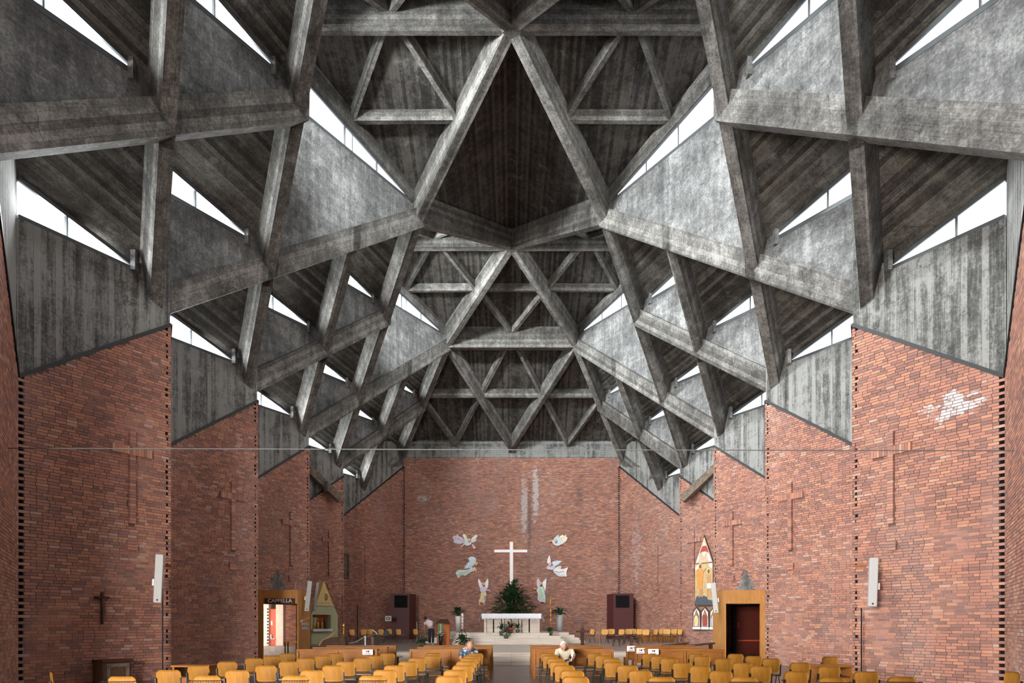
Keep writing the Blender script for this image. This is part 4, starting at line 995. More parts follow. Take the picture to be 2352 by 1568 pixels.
proto = chair_proto('stacking_chair', M_PLY); protob = chair_proto('stacking_chair', M_PLY, True)
used = [False, False]
def put_chair(x, d, rz, label, group, basket=False, z=0, pr=None):
    k = 1 if basket else 0; p = pr or (protob if basket else proto)
    if pr is None and not used[k]: o = p; used[k] = True
    else: o = copy_tree(p)
    o.location = (x, d, z); o.rotation_euler = (0, 0, rz); tag(o, label, 'chair', group); return o
rc = random.Random(11)
for side, dat in (('left', CHL), ('right', CHR)):
    rows = {}
    for it in dat.split(','):
        a, b, y = map(float, it.split()); ri = min(range(7), key=lambda i: abs(ROWY[i]-y)); rows.setdefault(ri, []).append((a, b, y))
    for ri, L_ in sorted(rows.items()):
        L_.sort(key=lambda q: abs((q[0]+q[1])/2-CX))
        for ci, (a, b, y) in enumerate(L_):
            d = .83*F/(y-HY); x = ((a+b)/2-CX)/F*d
            lab = 'ochre plywood stacking chair, %s row from the pews, %s from the aisle on the %s' % (ORD[ri], ORD[ci], side)
            put_chair(x, d+.23, rc.uniform(-.05, .05)+(.06 if side == 'left' else -.06)*min(1, abs(x)/6), lab, 'plywood chairs in rows %s of the aisle' % side, basket=(ri >= 6 and abs(x) > 1.7))
    # one more row below the picture edge keeps the block going
o = put_chair(XD(145, 11.5), 11.6, -1.05, 'ochre plywood chair turned sideways by the far left brick wall', 'odd chairs by the side walls')
o = put_chair(XD(2326, 11.2), 11.5, 1.45, 'ochre plywood chair seen edge-on at the far right wall', 'odd chairs by the side walls')
o = put_chair(XD(1941, 15.9), 16.4, pi+.1, 'ochre plywood chair behind the small desk on the right', 'odd chairs by the side walls')
# sanctuary chairs
pale = chair_proto('sanctuary_chair', M_PLY2); first = [True]
BGL = [(814, 38.2, -2.1), (840, 39, -2.2), (853, 40.0, -2.3), (880, 38.6, -2.2), (898, 40.5, -2.3), (921, 39.4, -2.1), (960, 40, -2.1)]
BGR = [(1355, 40.0, 2.1), (1386, 39.2, 2.6), (1402, 40.5, 2.7), (1423, 38.6, 2.3), (1443, 40.4, 2.8), (1453, 41.3, 3.0), (1464, 40.2, 2.3), (1480, 38.0, 2.5), (1500, 39.5, 1.9), (1518, 41.0, 2.5), (1531, 40.3, 2.9), (1544, 41.2, 2.3), (1556, 40.0, 2.0)]
for side, L_ in (('left', BGL), ('right', BGR)):
    for i, (px, d, rz) in enumerate(L_):
        lab = ('pale plywood sanctuary chair, %s from the left among the %s' % ((ORD+['thirteenth'])[i], 'left seven' if side == 'left' else 'right thirteen'))
        if first[0]: o = pale; first[0] = False
        else: o = copy_tree(pale)
        o.location = (XD(px, d), d, .45); o.rotation_euler = (0, 0, rz); tag(o, lab, 'chair', 'plywood chairs in the sanctuary, '+side)
# ------------------------------------------------------------------ pews (kneeling benches) in three rows
def pew(x0, x1, d, label, group):
    t_ = thing('pew', label, 'pew', ((x0+x1)/2, d, 0), group)
    def b(nm, a0, a1, y0, y1, z0, z1): a = MB(); a.b6(a0, a1, y0, y1, z0, z1); a.build(nm, M_PEW, t_)
    b('desk_top', x0-.03, x1+.03, d-.03, d+.24, .835, .875)
    n = 2
    for i in range(n):
        a0 = x0+(x1-x0)*i/n+.04; a1 = x0+(x1-x0)*(i+1)/n-.04; b('back_panel', a0, a1, d+.02, d+.045, .42, .80)
    b('top_rail', x0, x1, d-.005, d+.05, .79, .835); b('bottom_rail', x0, x1, d-.005, d+.05, .38, .43)
    for i in range(n+1):
        x = x0+(x1-x0)*i/n; b('leg', x-.03, x+.03, d-.03, d+.08, 0, .84); b('leg', x-.03, x+.03, d+.50, d+.60, 0, .46); b('foot_rail', x-.025, x+.025, d+.05, d+.55, .05, .12)
    b('seat', x0, x1, d+.07, d+.50, .43, .46); b('kneeler', x0, x1, d-.30, d-.14, .12, .15)
    b('kneeler_bracket', x0+.1, x0+.14, d-.3, d, .06, .12); b('kneeler_bracket', x1-.14, x1-.1, d-.3, d, .06, .12)
    return t_
for bi, (x0, x1, wh) in enumerate(((-6.2, -3.92, 'at the far left'), (-2.93, -.66, 'just left of the aisle'), (.66, 2.93, 'just right of the aisle'), (3.9, 6.15, 'at the far right'))):
    for ri, (d, wd) in enumerate(((19.8, 'nearest'), (21.4, 'middle'), (23.0, 'farthest'))):
        pew(x0, x1, d, 'honey-brown wooden pew %s, %s of three one behind another' % (wh, wd), 'honey-brown pews in front of the steps')
# white notices on the pew ends
for i, (px, py, d, sd, ww) in enumerate(((845, 1497, 19.72, 'left', 24), (1449, 1489, 22.9, 'right', 19), (1471, 1494, 21.3, 'right', 19), (1500, 1496, 19.7, 'right', 24))):
    nm = ['far left pew', 'rearmost far right pew', 'middle far right pew', 'nearest far right pew'][i]
    c = PX(px, py, d); t_ = thing('paper_notice', 'white notice with red and black print on the '+nm, 'notice', c, 'white notices on the pew ends')
    w_ = ww/F*d/2; h_ = 6.2/F*d; c.y = d-.04
    a = MB(); a.hexa([c+Vector((x, y, z)) for z in (-h_, h_) for x, y in ((-w_*(.94 if z < 0 else 1), -.004), (w_*(1.02 if z < 0 else 1), -.004), (w_, .002), (-w_, .002))]); a.build('sheet', M_PAPER, t_)
    a = MB(); a.ell(c+Vector((-.03, -.008, .02)), .022, .003, .028, 8, 6); a.build('print', M_REDP, t_)
    a = MB(); a.ell(c+Vector((.025, -.008, .02)), .028, .003, .03, 8, 6); a.build('print', M_INK, t_)
    a = MB(); a.box(c+Vector((0, -.008, -h_*.55)), (w_*1.3, .003, .008)); a.box(c+Vector((0, -.008, -h_*.75)), (w_*1.1, .003, .006)); a.build('print', M_INK, t_)
# ------------------------------------------------------------------ people
def skin(name, m, par, chains, lvl=2):
    """chains: list of lists of (x,y,z,r); first vertex of a later chain may be ('i',chain,index) to branch"""
    vs = []; es = []; rs = []; idx = []
    for c in chains:
        ids = []
        for p in c:
            if p[0] == 'i': ids.append(idx[p[1]][p[2]]); continue
            vs.append(p[:3]); rs.append(p[3]); ids.append(len(vs)-1)
        idx.append(ids); es += [(ids[i], ids[i+1]) for i in range(len(ids)-1)]
    me = bpy.data.meshes.new(name); me.from_pydata(vs, es, []); me.materials.append(m); o = bpy.data.objects.new(name, me); COL.objects.link(o)
    me.skin_vertices or me.attributes
    if not me.skin_vertices: 
        import bmesh
        bm = bmesh.new(); bm.from_mesh(me); bm.verts.layers.skin.verify(); bm.to_mesh(me); bm.free()
    for i, sv in enumerate(me.skin_vertices[0].data): sv.radius = (rs[i], rs[i]); sv.use_root = (i == 0)
    sk = o.modifiers.new('skin', 'SKIN'); sk.use_smooth_shade = True; sk.branch_smoothing = .3
    su = o.modifiers.new('sub', 'SUBSURF'); su.levels = lvl; su.render_levels = lvl
    o.parent = par; return o
def hand(par, base, dirv, palm_n, m, sc=1.0):
    d = Vector(dirv).normalized(); n = Vector(palm_n).normalized(); s_ = d.cross(n).normalized(); n = s_.cross(d); b = Vector(base)
    P = lambda f, l, u: tuple(b+d*f*sc+s_*l*sc+n*u*sc)
    ch = [[(*P(0, 0, 0), .024*sc), (*P(.045, 0, 0), .034*sc), (*P(.085, 0, -.003), .034*sc)]]
    for l, L in ((-.032, .060), (-.011, .075), (.011, .070), (.031, .055)):
        ch.append([('i', 0, 2), (*P(.10, l, 0), .010*sc), (*P(.10+L*.5, l*1.1, .010), .009*sc), (*P(.10+L*.95, l*1.1, .032), .007*sc)])
    ch.append([('i', 0, 1), (*P(.055, -.046, .008), .012*sc), (*P(.085, -.060, .022), .010*sc)])
    return skin('hand', m, par, ch, 1)
def head(par, c, r, yaw, tilt, skinm, hair, face=True, hair_cover=1.0, bald=False):
    M_ = Matrix.Rotation(yaw, 3, 'Z') @ Matrix.Rotation(tilt, 3, 'X'); c = Vector(c)   # face looks along local -Y
    Q = lambda x, y, z: c+M_ @ Vector((x*r, y*r, z*r))
    a = MB(); a.ell(c, r*.78, r*.95, r*1.1, 16, 12, M_); a.ell(Q(0, -.25, -.55), r*.52, r*.62, r*.55, 12, 8, M_)
    a.ell(Q(0, -.98, -.12), r*.13, r*.22, r*.24, 8, 6, M_)
    for sx in (-1, 1): a.ell(Q(sx*.80, .05, -.08), r*.10, r*.18, r*.26, 8, 6, M_)
    o = a.build('head', skinm, par, True)
    a = MB()
    for sx in (-1, 1): a.ell(Q(sx*.30, -.86, .08), r*.11, r*.06, r*.06, 8, 6, M_)
    a.build('eye', M_INK, o, True)
    a = MB(); a.ell(Q(0, -.84, -.52), r*.25, r*.08, r*.055, 8, 6, M_); a.build('mouth', A_PNK, o, True)
    a = MB(); a.ell(Q(0, .26, .20), r*.82, r*.82, r*.93, 16, 12, M_)
    r_ = random.Random(4)
    for _ in range(14): th = r_.random()*6.28; a.ell(Q(.52*cos(th), .36+.45*sin(th), .2+r_.random()*.4), r*.32, r*.32, r*.28, 8, 6, M_)
    a.build('hair', hair, o, True)
    return o
# woman standing bent at the lectern
wz = .45; wx, wd_ = XD(992, 36.6), 36.2
pw = thing('person', 'person in a pale pink top and black trousers bending beside the lectern', 'person', (wx, wd_, wz))
def rel(L_): return [(a[0]+wx, a[1]+wd_, a[2]+wz, a[3]) if a[0] != 'i' else a for a in L_]
pz = skin('body', M_SKIN, None, [rel([(0, 0, .86, .13), (-.06, .08, 1.06, .115), (-.16, .20, 1.24, .12), (-.24, .28, 1.33, .055), (-.30, .33, 1.37, .05)]),
     rel([('i', 0, 0), (.09, .0, .80, .085), (.10, .02, .46, .055), (.10, .0, .08, .038), (.10, .12, .03, .03)]), rel([('i', 0, 0), (-.09, .0, .80, .085), (-.08, .06, .46, .055), (-.06, .0, .08, .038), (-.06, .12, .03, .03)]),
     rel([('i', 0, 2), (.02, .18, 1.24, .055), (.06, .30, 1.02, .042), (-.04, .45, .92, .03)]), rel([('i', 0, 2), (-.34, .22, 1.18, .055), (-.40, .30, .92, .042), (-.38, .42, .74, .03)])]); pz.parent = pw; pz.matrix_parent_inverse = Matrix.Translation(-pw.location)
def reparent(o, t_): o.parent = t_; o.matrix_parent_inverse = Matrix.Translation(-t_.location); return o
reparent(skin('top', M_TEE, None, [rel([(.01, 0, .93, .165), (-.06, .08, 1.08, .16), (-.15, .18, 1.23, .155), (-.20, .24, 1.30, .085)]), rel([('i', 0, 2), (.03, .18, 1.23, .08), (.06, .24, 1.13, .066)]), rel([('i', 0, 2), (-.34, .22, 1.18, .08), (-.38, .25, 1.07, .066)])]), pw)
reparent(skin('trousers', M_TROU, None, [rel([(.0, 0, .93, .15), (0, 0, .84, .165)]), rel([('i', 0, 1), (.10, .0, .74, .105), (.105, .02, .46, .078), (.10, .0, .10, .058)]), rel([('i', 0, 1), (-.09, .0, .74, .105), (-.08, .05, .46, .078), (-.06, .0, .10, .058)])]), pw)
for q in ((.10, .06), (-.06, .06)):
    a = MB(); a.ell((wx+q[0], wd_+q[1], wz+.04), .05, .13, .045); a.build('shoe', M_WHITE, pw, True)
head(pw, (wx-.33, wd_+.36, wz+1.43), .115, pi, -.5, M_SKIN, M_DKH)
hand(pw, (wx-.38, wd_+.42, wz+.74), (0, .5, -.9), (1, 0, 0), M_SKIN).matrix_parent_inverse = Matrix.Translation(-pw.location)
hand(pw, (wx-.04, wd_+.45, wz+.92), (-.6, .6, -.4), (0, 0, -1), M_SKIN).matrix_parent_inverse = Matrix.Translation(-pw.location)
# two seated people bowed towards the camera
def bowed(x, d, top, label, hair, side, sleeve_skin, chair_lab):
    put_chair(x, d+.12, pi, chair_lab, 'chairs turned round for the two seated people')
    t_ = thing('person', label, 'person', (x, d, 0))
    g = lambda L_: [(a[0]+x, a[1]+d, a[2], a[3]) if a[0] != 'i' else a for a in L_]
    k = side
    body = [g([(0, .12, .56, .13), (0, .06, .74, .13), (0, -.06, .90, .135), (.0*k, -.14, .97, .06), (-.02*k, -.22, .96, .05)]),
      g([('i', 0, 0), (.10, .02, .53, .085), (.12, -.30, .50, .06), (.12, -.30, .10, .042), (.12, -.40, .04, .03)]), g([('i', 0, 0), (-.10, .02, .53, .085), (-.12, -.30, .50, .06), (-.12, -.30, .10, .042), (-.12, -.40, .04, .03)]),
      g([('i', 0, 2), (.19, -.06, .87, .062), (.24, -.16, .66, .046), (.10, -.34, .58, .03)]), g([('i', 0, 2), (-.19, -.06, .87, .062), (-.23, -.16, .66, .046), (-.09, -.34, .58, .03)])]
    reparent(skin('body', M_SKIN, None, body), t_)
    reparent(skin('shirt', top, None, [g([(0, .13, .55, .16), (0, .06, .74, .165), (0, -.05, .89, .165), (0, -.11, .96, .095)]), g([('i', 0, 2), (.20, -.06, .86, .085), (.245, -.15, .68, .07)]+([] if sleeve_skin else [(.12, -.32, .59, .05)])), g([('i', 0, 2), (-.20, -.06, .86, .085), (-.235, -.15, .68, .07)]+([] if sleeve_skin else [(-.11, -.32, .59, .05)]))]), t_)
    reparent(skin('trousers', M_TROU, None, [g([(0, .14, .52, .15)]+[(0, .10, .53, .155)]), g([('i', 0, 1), (.11, -.02, .53, .10), (.125, -.31, .50, .08), (.12, -.30, .10, .06)]), g([('i', 0, 1), (-.11, -.02, .53, .10), (-.125, -.31, .50, .08), (-.12, -.30, .10, .06)])]), t_)
    for sx in (-.12, .12):
        a = MB(); a.ell((x+sx, d-.38, .045), .05, .13, .045); a.build('shoe', M_INK, t_, True)
    head(t_, (x-.05*k, d-.30, 1.00), .115, .15*k, .78, M_SKIN, hair)
    for sx in (1, -1):
        hh = hand(t_, (x+sx*.10, d-.34, .585), (-sx*.4, -.8, -.2), (0, 0, -1), M_SKIN, 1.0); hh.matrix_parent_inverse = Matrix.Translation(-t_.location)
    return t_
bowed(XD(1077, 19.0), 19.05, M_FLOR, 'person with short blond hair in a blue floral blouse, bowed low left of the aisle', M_BLOND, -1, True, 'plywood chair under the bowed person in the blue floral blouse')
pm = bowed(XD(1297, 19.0), 19.05, M_SWEAT, 'white-haired person in a beige jumper bowed forward right of the aisle', M_GREYH, 1, True, 'plywood chair under the white-haired person in beige')
mx_ = XD(1297, 19.0)
a = MB(); a.bar((mx_+.16, 18.62, .60), (mx_+.22, 18.60, .80), .13, .02); tag(a.build('folded_paper', M_PAPER), 'folded white paper held by the white-haired person', 'paper')
# ------------------------------------------------------------------ lectern
lx, ld = XD(1018, 36.2), 36.2
t_ = thing('lectern', 'orange-brown wooden lectern with dark sloped top beside the altar steps', 'lectern', (lx, ld, .45))
hw = .34
a = MB(); a.prism([(lx-hw, ld, .45), (lx-hw*.2, ld-.25, .45), (lx+hw, ld-.1, .45), (lx+hw, ld+.3, .45), (lx-hw, ld+.3, .45)], (0, 0, 1.12)); a.build('body', M_LECT, t_)
a = MB(); a.hexa([(lx-hw-.05, ld-.28, 1.57), (lx+hw+.03, ld-.28, 1.57), (lx+hw+.03, ld+.34, 1.57), (lx-hw-.05, ld+.34, 1.57), (lx-.2, ld-.02, 1.83), (lx+.22, ld-.02, 1.83), (lx+.22, ld+.26, 1.83), (lx-.2, ld+.26, 1.83)]); a.build('sloped_top', M_DWOOD, t_)
gr = thing('lectern_drape', 'green cloth with a pale leaf pattern hanging down the lectern front', 'cloth', (lx-.08, ld-.3, 1.5))
a = MB(); a.b6(lx-.24, lx+.03, ld-.30, ld-.28, .62, 1.60); a.build('cloth_panel', plain('green_damask', (.10, .21, .13), .8), gr)
a = MB()
for j in range(6): a.ell((lx-.10, ld-.31, 1.50-j*.11), .045, .008, .05, 8, 6)
a.build('leaf_pattern', M_GOLDL, gr, True)
# ------------------------------------------------------------------ potted plants and flowers
def plant(px, pb, pt, d, wpx, label, n=40, W=.07, pot=None, m=M_LEAF, base=None, cat='plant', droop=.5, seed=1, group=None, spread=1.0):
    zb = base if base is not None else ZD(pb, d); x = XD(px, d); zt = ZD(pt, d); r = random.Random(seed+int(px)); wr_ = wpx/F*d/2
    t_ = thing('potted_plant', label, cat, (x, d, zb), group)
    ph, pr, pm_ = pot or (.22, .14, M_POTG)
    a = MB(); a.lathe((x, d, zb), [(pr*.72, 0), (pr*.95, ph*.6), (pr*1.05, ph), (pr*.9, ph+.005)], 14); a.build('pot', pm_, t_, True)
    a = MB(); c = Vector((x, d, zb+ph)); H = zt-zb-ph
    for i in range(n):
        th = r.random()*6.28; k = r.random(); L = sqrt(wr_**2+H*H)*r.uniform(.45, 1.0)
        el = r.uniform(.25, 1.35); dv = Vector((cos(th)*cos(el), sin(th)*cos(el)*.8, sin(el)*max(.5, H/wr_*.7)))
        p0 = c+Vector((cos(th)*.03, sin(th)*.03, H*.45*k)); a.leaf(p0, dv, L*(1.15-.3*k), W*r.uniform(1.0, 1.6), droop)
    a.build('leaves', m, t_)
    a = MB()
    for i in range(5): th = i*1.26; a.tube([c, c+Vector((cos(th)*wr_*.25, sin(th)*wr_*.2, H*.5)), c+Vector((cos(th)*wr_*.45, sin(th)*wr_*.35, H*.8))], .008, 5)
    a.build('stems', m, t_); return t_, c, H
def blooms(t_, pts, m, r=.05):
    for p in pts:
        a = MB()
        for k in range(5): th = k*1.256; a.leaf(p, (cos(th), sin(th), .6), r*1.6, r*1.1, .2)
        a.ell(p, r*.3, r*.3, r*.4, 6, 5); a.build('flower', m, t_)
# tall stand with paschal candle
cx_ = XD(1062, 35.4); cdp = 35.4
sd_ = thing('candle_stand', 'tall paschal candle on an open black hoop stand left of the altar', 'candle', (cx_, cdp, .45))
a = MB(); a.lathe((cx_, cdp, 1.30), [(.055, 0), (.055, .80), (.02, .83)], 12); a.build('candle', M_WHITE, sd_, True)
for j in range(4): a = MB(); a.ell((cx_, cdp-.055, 1.45+j*.16), .035, .008, .03, 8, 6); a.build('wax_mark', M_REDP if j % 2 else M_GOLD, sd_, True)
for k in range(3):
    th = k*2.094+.4; a = MB(); a.tube([(cx_+.05*cos(th), cdp+.05*sin(th), 1.30), (cx_+.24*cos(th), cdp+.24*sin(th), 1.0), (cx_+.20*cos(th), cdp+.20*sin(th), .75), (cx_+.10*cos(th), cdp+.1*sin(th), .46)], .015, 6); a.build('hoop', M_BLACK, sd_)
plant(1062, 1480, 1452, 34.85, 46, 'leafy green plant at the foot of the paschal candle', 60, .09, (.18, .16, M_POTG), base=.45)
plant(1052, 1452, 1388, 41.0, 34, 'white-flowering plant in a slender pale vase left of the altar', 46, .12, (.95, .16, M_WHITE), base=PZ, droop=.4)
t_, c, H = plant(1286, 1451, 1386, 41.0, 40, 'drooping dark plant in the tall grey vase right of the altar', 46, .13, (1.02, .21, M_GREYC), base=PZ, droop=.6)
t_, c, H = plant(1172, 1457, 1421, 38.0, 32, 'red anthurium with a red ribbon on a wire stand before the altar', 34, .09, (.22, .16, M_POTG), base=1.05, seed=2)
blooms(t_, [c+Vector((x, -.15, z)) for x, z in ((-.14, .42), (0, .55), (.12, .44), (.04, .3), (-.05, .38))], M_REDF, .06)
a = MB(); a.ell(c+Vector((0, -.05, .02)), .26, .2, .08, 14, 8); a.build('ribbon', M_REDF, t_, True)
for k in range(3): a = MB(); th = k*2.1; a.tube([c+Vector((.1*cos(th), .1*sin(th), -.2)), (c.x+.14*cos(th), c.y+.14*sin(th), .76)], .008, 5); a.build('stand_leg', M_FRAME, t_)
t_, c, H = plant(1152, 1459, 1424, 37.9, 26, 'small red and white plant left of the red anthurium', 30, .07, (.24, .13, M_POTG), base=.92, seed=3)
blooms(t_, [c+Vector((x, -.12, z)) for x, z in ((-.14, .12), (.1, .1), (0, .05))], M_WHF, .07); blooms(t_, [c+Vector((.02, -.05, .55))], M_REDF, .05)
t_, c, H = plant(1162, 1465, 1437, 37.4, 24, 'lowest small pot of white flowers on the altar steps', 30, .07, (.2, .13, M_POTG), base=.76, seed=4)
blooms(t_, [c+Vector((x, -.14, z)) for x, z in ((-.12, .06), (-.02, .1), (.1, .04))], M_WHF, .08)
t_, c, H = plant(1189, 1452, 1424, 38.2, 20, 'small potted plant with a white bow right of the red anthurium', 26, .06, (.2, .12, M_POTG), base=1.06, seed=6)
blooms(t_, [c+Vector((x, -.12, .02)) for x in (-.06, .08, .2)], M_WHF, .07)
plant(1264, 1459, 1436, 38.5, 22, 'bushy grey-green plant on the right end of the altar steps', 70, .06, (.22, .14, M_POTG), m=M_LEAF2, base=.92, seed=8)
plant(972, 1481, 1460, 35.0, 40, 'spiky striped plant on the floor left of the lectern', 60, .07, (.15, .14, M_POTG), m=M_LEAF2, base=.45, seed=9)
t_, c, H = plant(1012, 1482, 1450, 35.2, 18, 'white-flowering pot in front of the lectern', 24, .06, (.5, .1, M_BLACK), base=.45, seed=10)
blooms(t_, [c+Vector((x, -.1, z)) for x, z in ((-.12, .12), (0, .2), (.1, .1), (.03, .02))], M_WHF, .07)
# processional crucifix
x, d = XD(1265, 39.8), 39.8; t_ = thing('processional_cross', 'thin red-brown staff topped by a gilded figure, right of the altar', 'cross', (x, d, PZ))
a = MB(); a.tube([(x, d, PZ), (x, d, ZD(1392, d))], .035, 8); a.build('staff', M_LECT, t_)
for yy in (1402, 1412, 1423): a = MB(); a.ell((x, d, ZD(yy, d)), .06, .06, .10, 10, 8); a.build('knop', M_GOLD, t_, True)
z = ZD(1392, d); a = MB(); a.tube([(x, d, z-.05), (x, d, z+.25), (x, d, z+.42)], [.03, .055, .04], 8); a.tube([(x, d, z+.40), (x-.15, d, z+.42), (x-.26, d, z+.47)], [.03, .022, .015], 6); a.tube([(x, d, z+.40), (x+.15, d, z+.42), (x+.26, d, z+.47)], [.03, .022, .015], 6); a.ell((x, d-.02, z+.47), .04, .04, .055, 8, 6); a.build('gilded_figure', M_GOLD, t_, True)
# ambo, music stand, stools on the right
x, d = XD(1338, 35.5), 35.5; t_ = thing('dark_ambo', 'dark wooden pedestal with a wide top and open book right of the steps', 'lectern', (x, d, .45))
a = MB(); a.b6(x-.09, x+.09, d-.09, d+.09, .45, 1.2); a.build('pedestal', M_DWOOD, t_)
a = MB(); a.b6(x-.32, x+.32, d-.25, d+.25, 1.13, 1.22); a.build('table_top', M_DWOOD, t_)
a = MB(); a.prism([(x-.12, d-.1, 1.22), (x+.12, d-.1, 1.22), (x, d-.1, 1.45)], (0, .12, 0)); a.build('book_rest', M_DWOOD, t_)
x, d = XD(1376, 33), 33; t_ = thing('microphone_stand', 'thin brass stand with a slanted reading arm right of the pedestal', 'stand', (x, d, .0))
a = MB(); a.tube([(x, d, .02), (x, d, ZD(1432, d))], .022, 6); a.build('pole', M_GOLD, t_); a = MB(); a.tube([(x-.18, d, ZD(1431, d)), (x, d, ZD(1430, d)), (x+.26, d, ZD(1421, d))], .02, 6); a.build('arm', M_BLACK, t_)
a = MB(); a.b6(x-.16, x+.12, d-.1, d+.1, ZD(1431.5, d), ZD(1429.5, d)); a.build('rest', M_GOLD, t_); a = MB(); a.lathe((x, d, 0.0), [(.16, 0), (.15, .03), (.03, .05)], 12); a.build('base', M_BLACK, t_)
for i, (px, d, py, lab) in enumerate(((1416, 34.4, 1466, 'dark brown splayed stool nearest the dark pedestal'), (1441, 36.2, 1456, 'tall dark brown stool with a tray among the pale chairs'), (1458, 35.6, 1463, 'dark brown stool at the right of the small group'))):
    x = XD(px, d); zt = ZD(py, d); zb_ = 0 if d < 34.6 else .45; t_ = thing('wooden_stool', lab, 'stool', (x, d, zb_), 'dark stools among the sanctuary chairs')
    a = MB(); a.lathe((x, d, zt-.05), [(.18, 0), (.24, .02), (.24, .05)], 16); a.build('seat', M_OLD, t_)
    for k in range(4):
        sx, sy = (-1, 1, 1, -1)[k], (-1, -1, 1, 1)[k]; a = MB(); a.tube([(x+sx*.13, d+sy*.13, zt-.04), (x+sx*.22, d+sy*.22, zb_)], .022, 6); a.build('leg', M_OLD, t_)
    a = MB(); a.tube([(x-.17, d-.17, zb_+.25), (x+.17, d-.17, zb_+.25), (x+.17, d+.17, zb_+.25), (x-.17, d+.17, zb_+.25), (x-.17, d-.17, zb_+.25)], .014, 5); a.build('stretcher', M_OLD, t_)
# dark benches beyond the right pews
for x0, x1, d, dz, lab in ((1520, 1580, 30.5, .03, 'long dark bench tilted behind the right pews, left one'), (1580, 1640, 30.8, .03, 'long dark bench tilted behind the right pews, right one')):
    xa, xb = XD(x0, d), XD(x1, d); t_ = thing('dark_bench', lab, 'bench', ((xa+xb)/2, d, 0)); z0, z1 = ZD(1481, d), ZD(1475, d)
    a = MB(); a.hexa([(xa, d-.2, z0-.07), (xb, d-.2, z1-.07), (xb, d+.2, z1-.07), (xa, d+.2, z0-.07), (xa, d-.2, z0), (xb, d-.2, z1), (xb, d+.2, z1), (xa, d+.2, z0)]); a.build('seat', M_DWOOD, t_)
    for xx, zz in ((xa+.15, z0), (xb-.15, z1)): a = MB(); a.b6(xx-.04, xx+.04, d-.18, d+.18, 0, zz-.05); a.build('leg', M_DWOOD, t_)
# low orange screen behind the right chairs
t_ = thing('low_screen', 'low honey-coloured wooden screen behind the right sanctuary chairs', 'screen', (XD(1510, 42.5), 42.5, .45))
for i in range(3): a = MB(); x0 = XD(1462, 42.5)+i*.82; a.b6(x0, x0+.79, 42.5, 42.56, .45, 1.05); a.build('board', M_PEW, t_)
# ------------------------------------------------------------------ altar niche on the left, icons on the right
def wallframe(sgn, concave_d):
    P0 = Vector((XO*sgn, concave_d, 0)); P1 = Vector((10.0*sgn, concave_d+VV, 0)); T = (P1-P0).normalized(); N_ = Vector((T.y, -T.x, 0))
    if N_.x*sgn > 0: N_ = -N_
    return lambda s, z, o=0.0: P0+T*s+N_*o+Vector((0, 0, z)), N_
def s_of(px, concave_d):
    q = abs(px-CX)/F; return (XO-q*concave_d)/(.5034+.8640*q)
Wn, Nn = wallframe(-1, 37.2)
n0 = thing('altar_niche', 'pointed sage-green and yellow wall shrine on the fourth left bay', 'shrine', Wn(2.2, .45, 0))
def slabn(nm, pts, m, o0, o1, W=Wn, par=None):
    a = MB(); a.prism([W(s_, z, o0) for s_, z in pts], W(0, 0, o1)-W(0, 0, o0)); return a.build(nm, m, par or n0)
sl, sr_ = 1.0, s_of(763, 37.2); sa = s_of(731, 37.2)
ze = ZD(1411, 39.6); za_ = ZD(1334, 38.6); zy = ZD(1391, 39.2); zn0, zn1 = ZD(1447, 39.3), ZD(1412, 39.3); sn0, sn1 = 1.1, s_of(747, 37.2)
slabn('side_board', [(sl, .45), (sn0, .45), (sn0, ze), (sl, ze)], M_GREEN, .03, .45)
slabn('side_board', [(sn1, .45), (sr_, .45), (sr_, ze), (sn1, ze)], M_GREEN, .03, .45)
slabn('lower_board', [(sn0, .45), (sn1, .45), (sn1, zn0), (sn0, zn0)], M_GREEN, .03, .45)
slabn('frieze', [(sl, ze-.02), (sr_, ze-.02), (sr_-.33, zy), (sl+.33, zy)], M_GREEN, .03, .45)
slabn('gable', [(sl+.33, zy), (sr_-.33, zy), (sa, za_)], M_YEL, .03, .45)
slabn('moulding', [(sl+.3, zy-.02), (sr_-.30, zy-.02), (sr_-.31, zy+.03), (sl+.31, zy+.03)], M_GREEN, .44, .50)
slabn('moulding', [(sl+.45, zy+.15), (sr_-.45, zy+.15), (sr_-.46, zy+.18), (sl+.46, zy+.18)], M_GREEN, .44, .48)
slabn('niche_back', [(sn0, zn0), (sn1, zn0), (sn1, zn1), (sn0, zn1)], M_LECT, .03, .06)
slabn('altar_shelf', [(sn0-.1, zn0-.05), (sn1, zn0-.05), (sn1, zn0+.09), (sn0-.1, zn0+.09)], M_CLOTH, .30, .62)
a = MB(); a.ell(Wn(sa+.1, zy+.5, .47), .16, .03, .22, 12, 8); a.build('emblem', M_GOLDL, n0, True)
tb = thing('tabernacle_figures', 'small gilded figures standing inside the green shrine', 'figurine', Wn(1.7, zn0+.09, .2))
slabn('arch', [(sn0+.1, zn0+.09), (sn0+.7, zn0+.09), (sn0+.7, zn1-.15), (sn0+.1, zn1-.15)], M_PLAST, .08, .12, par=tb)
for q in (.35, .62, .95, 1.2):
    a = MB(); p = Wn(sn0+q, zn0+.09, .2); a.tube([p, p+Vector((0, 0, .25)), p+Vector((0, 0, .45))], [.10, .08, .05], 8); a.ell(p+Vector((0, 0, .53)), .055, .055, .07, 8, 6); a.build('figure', M_GOLD if q < 1 else M_OLD, tb, True)
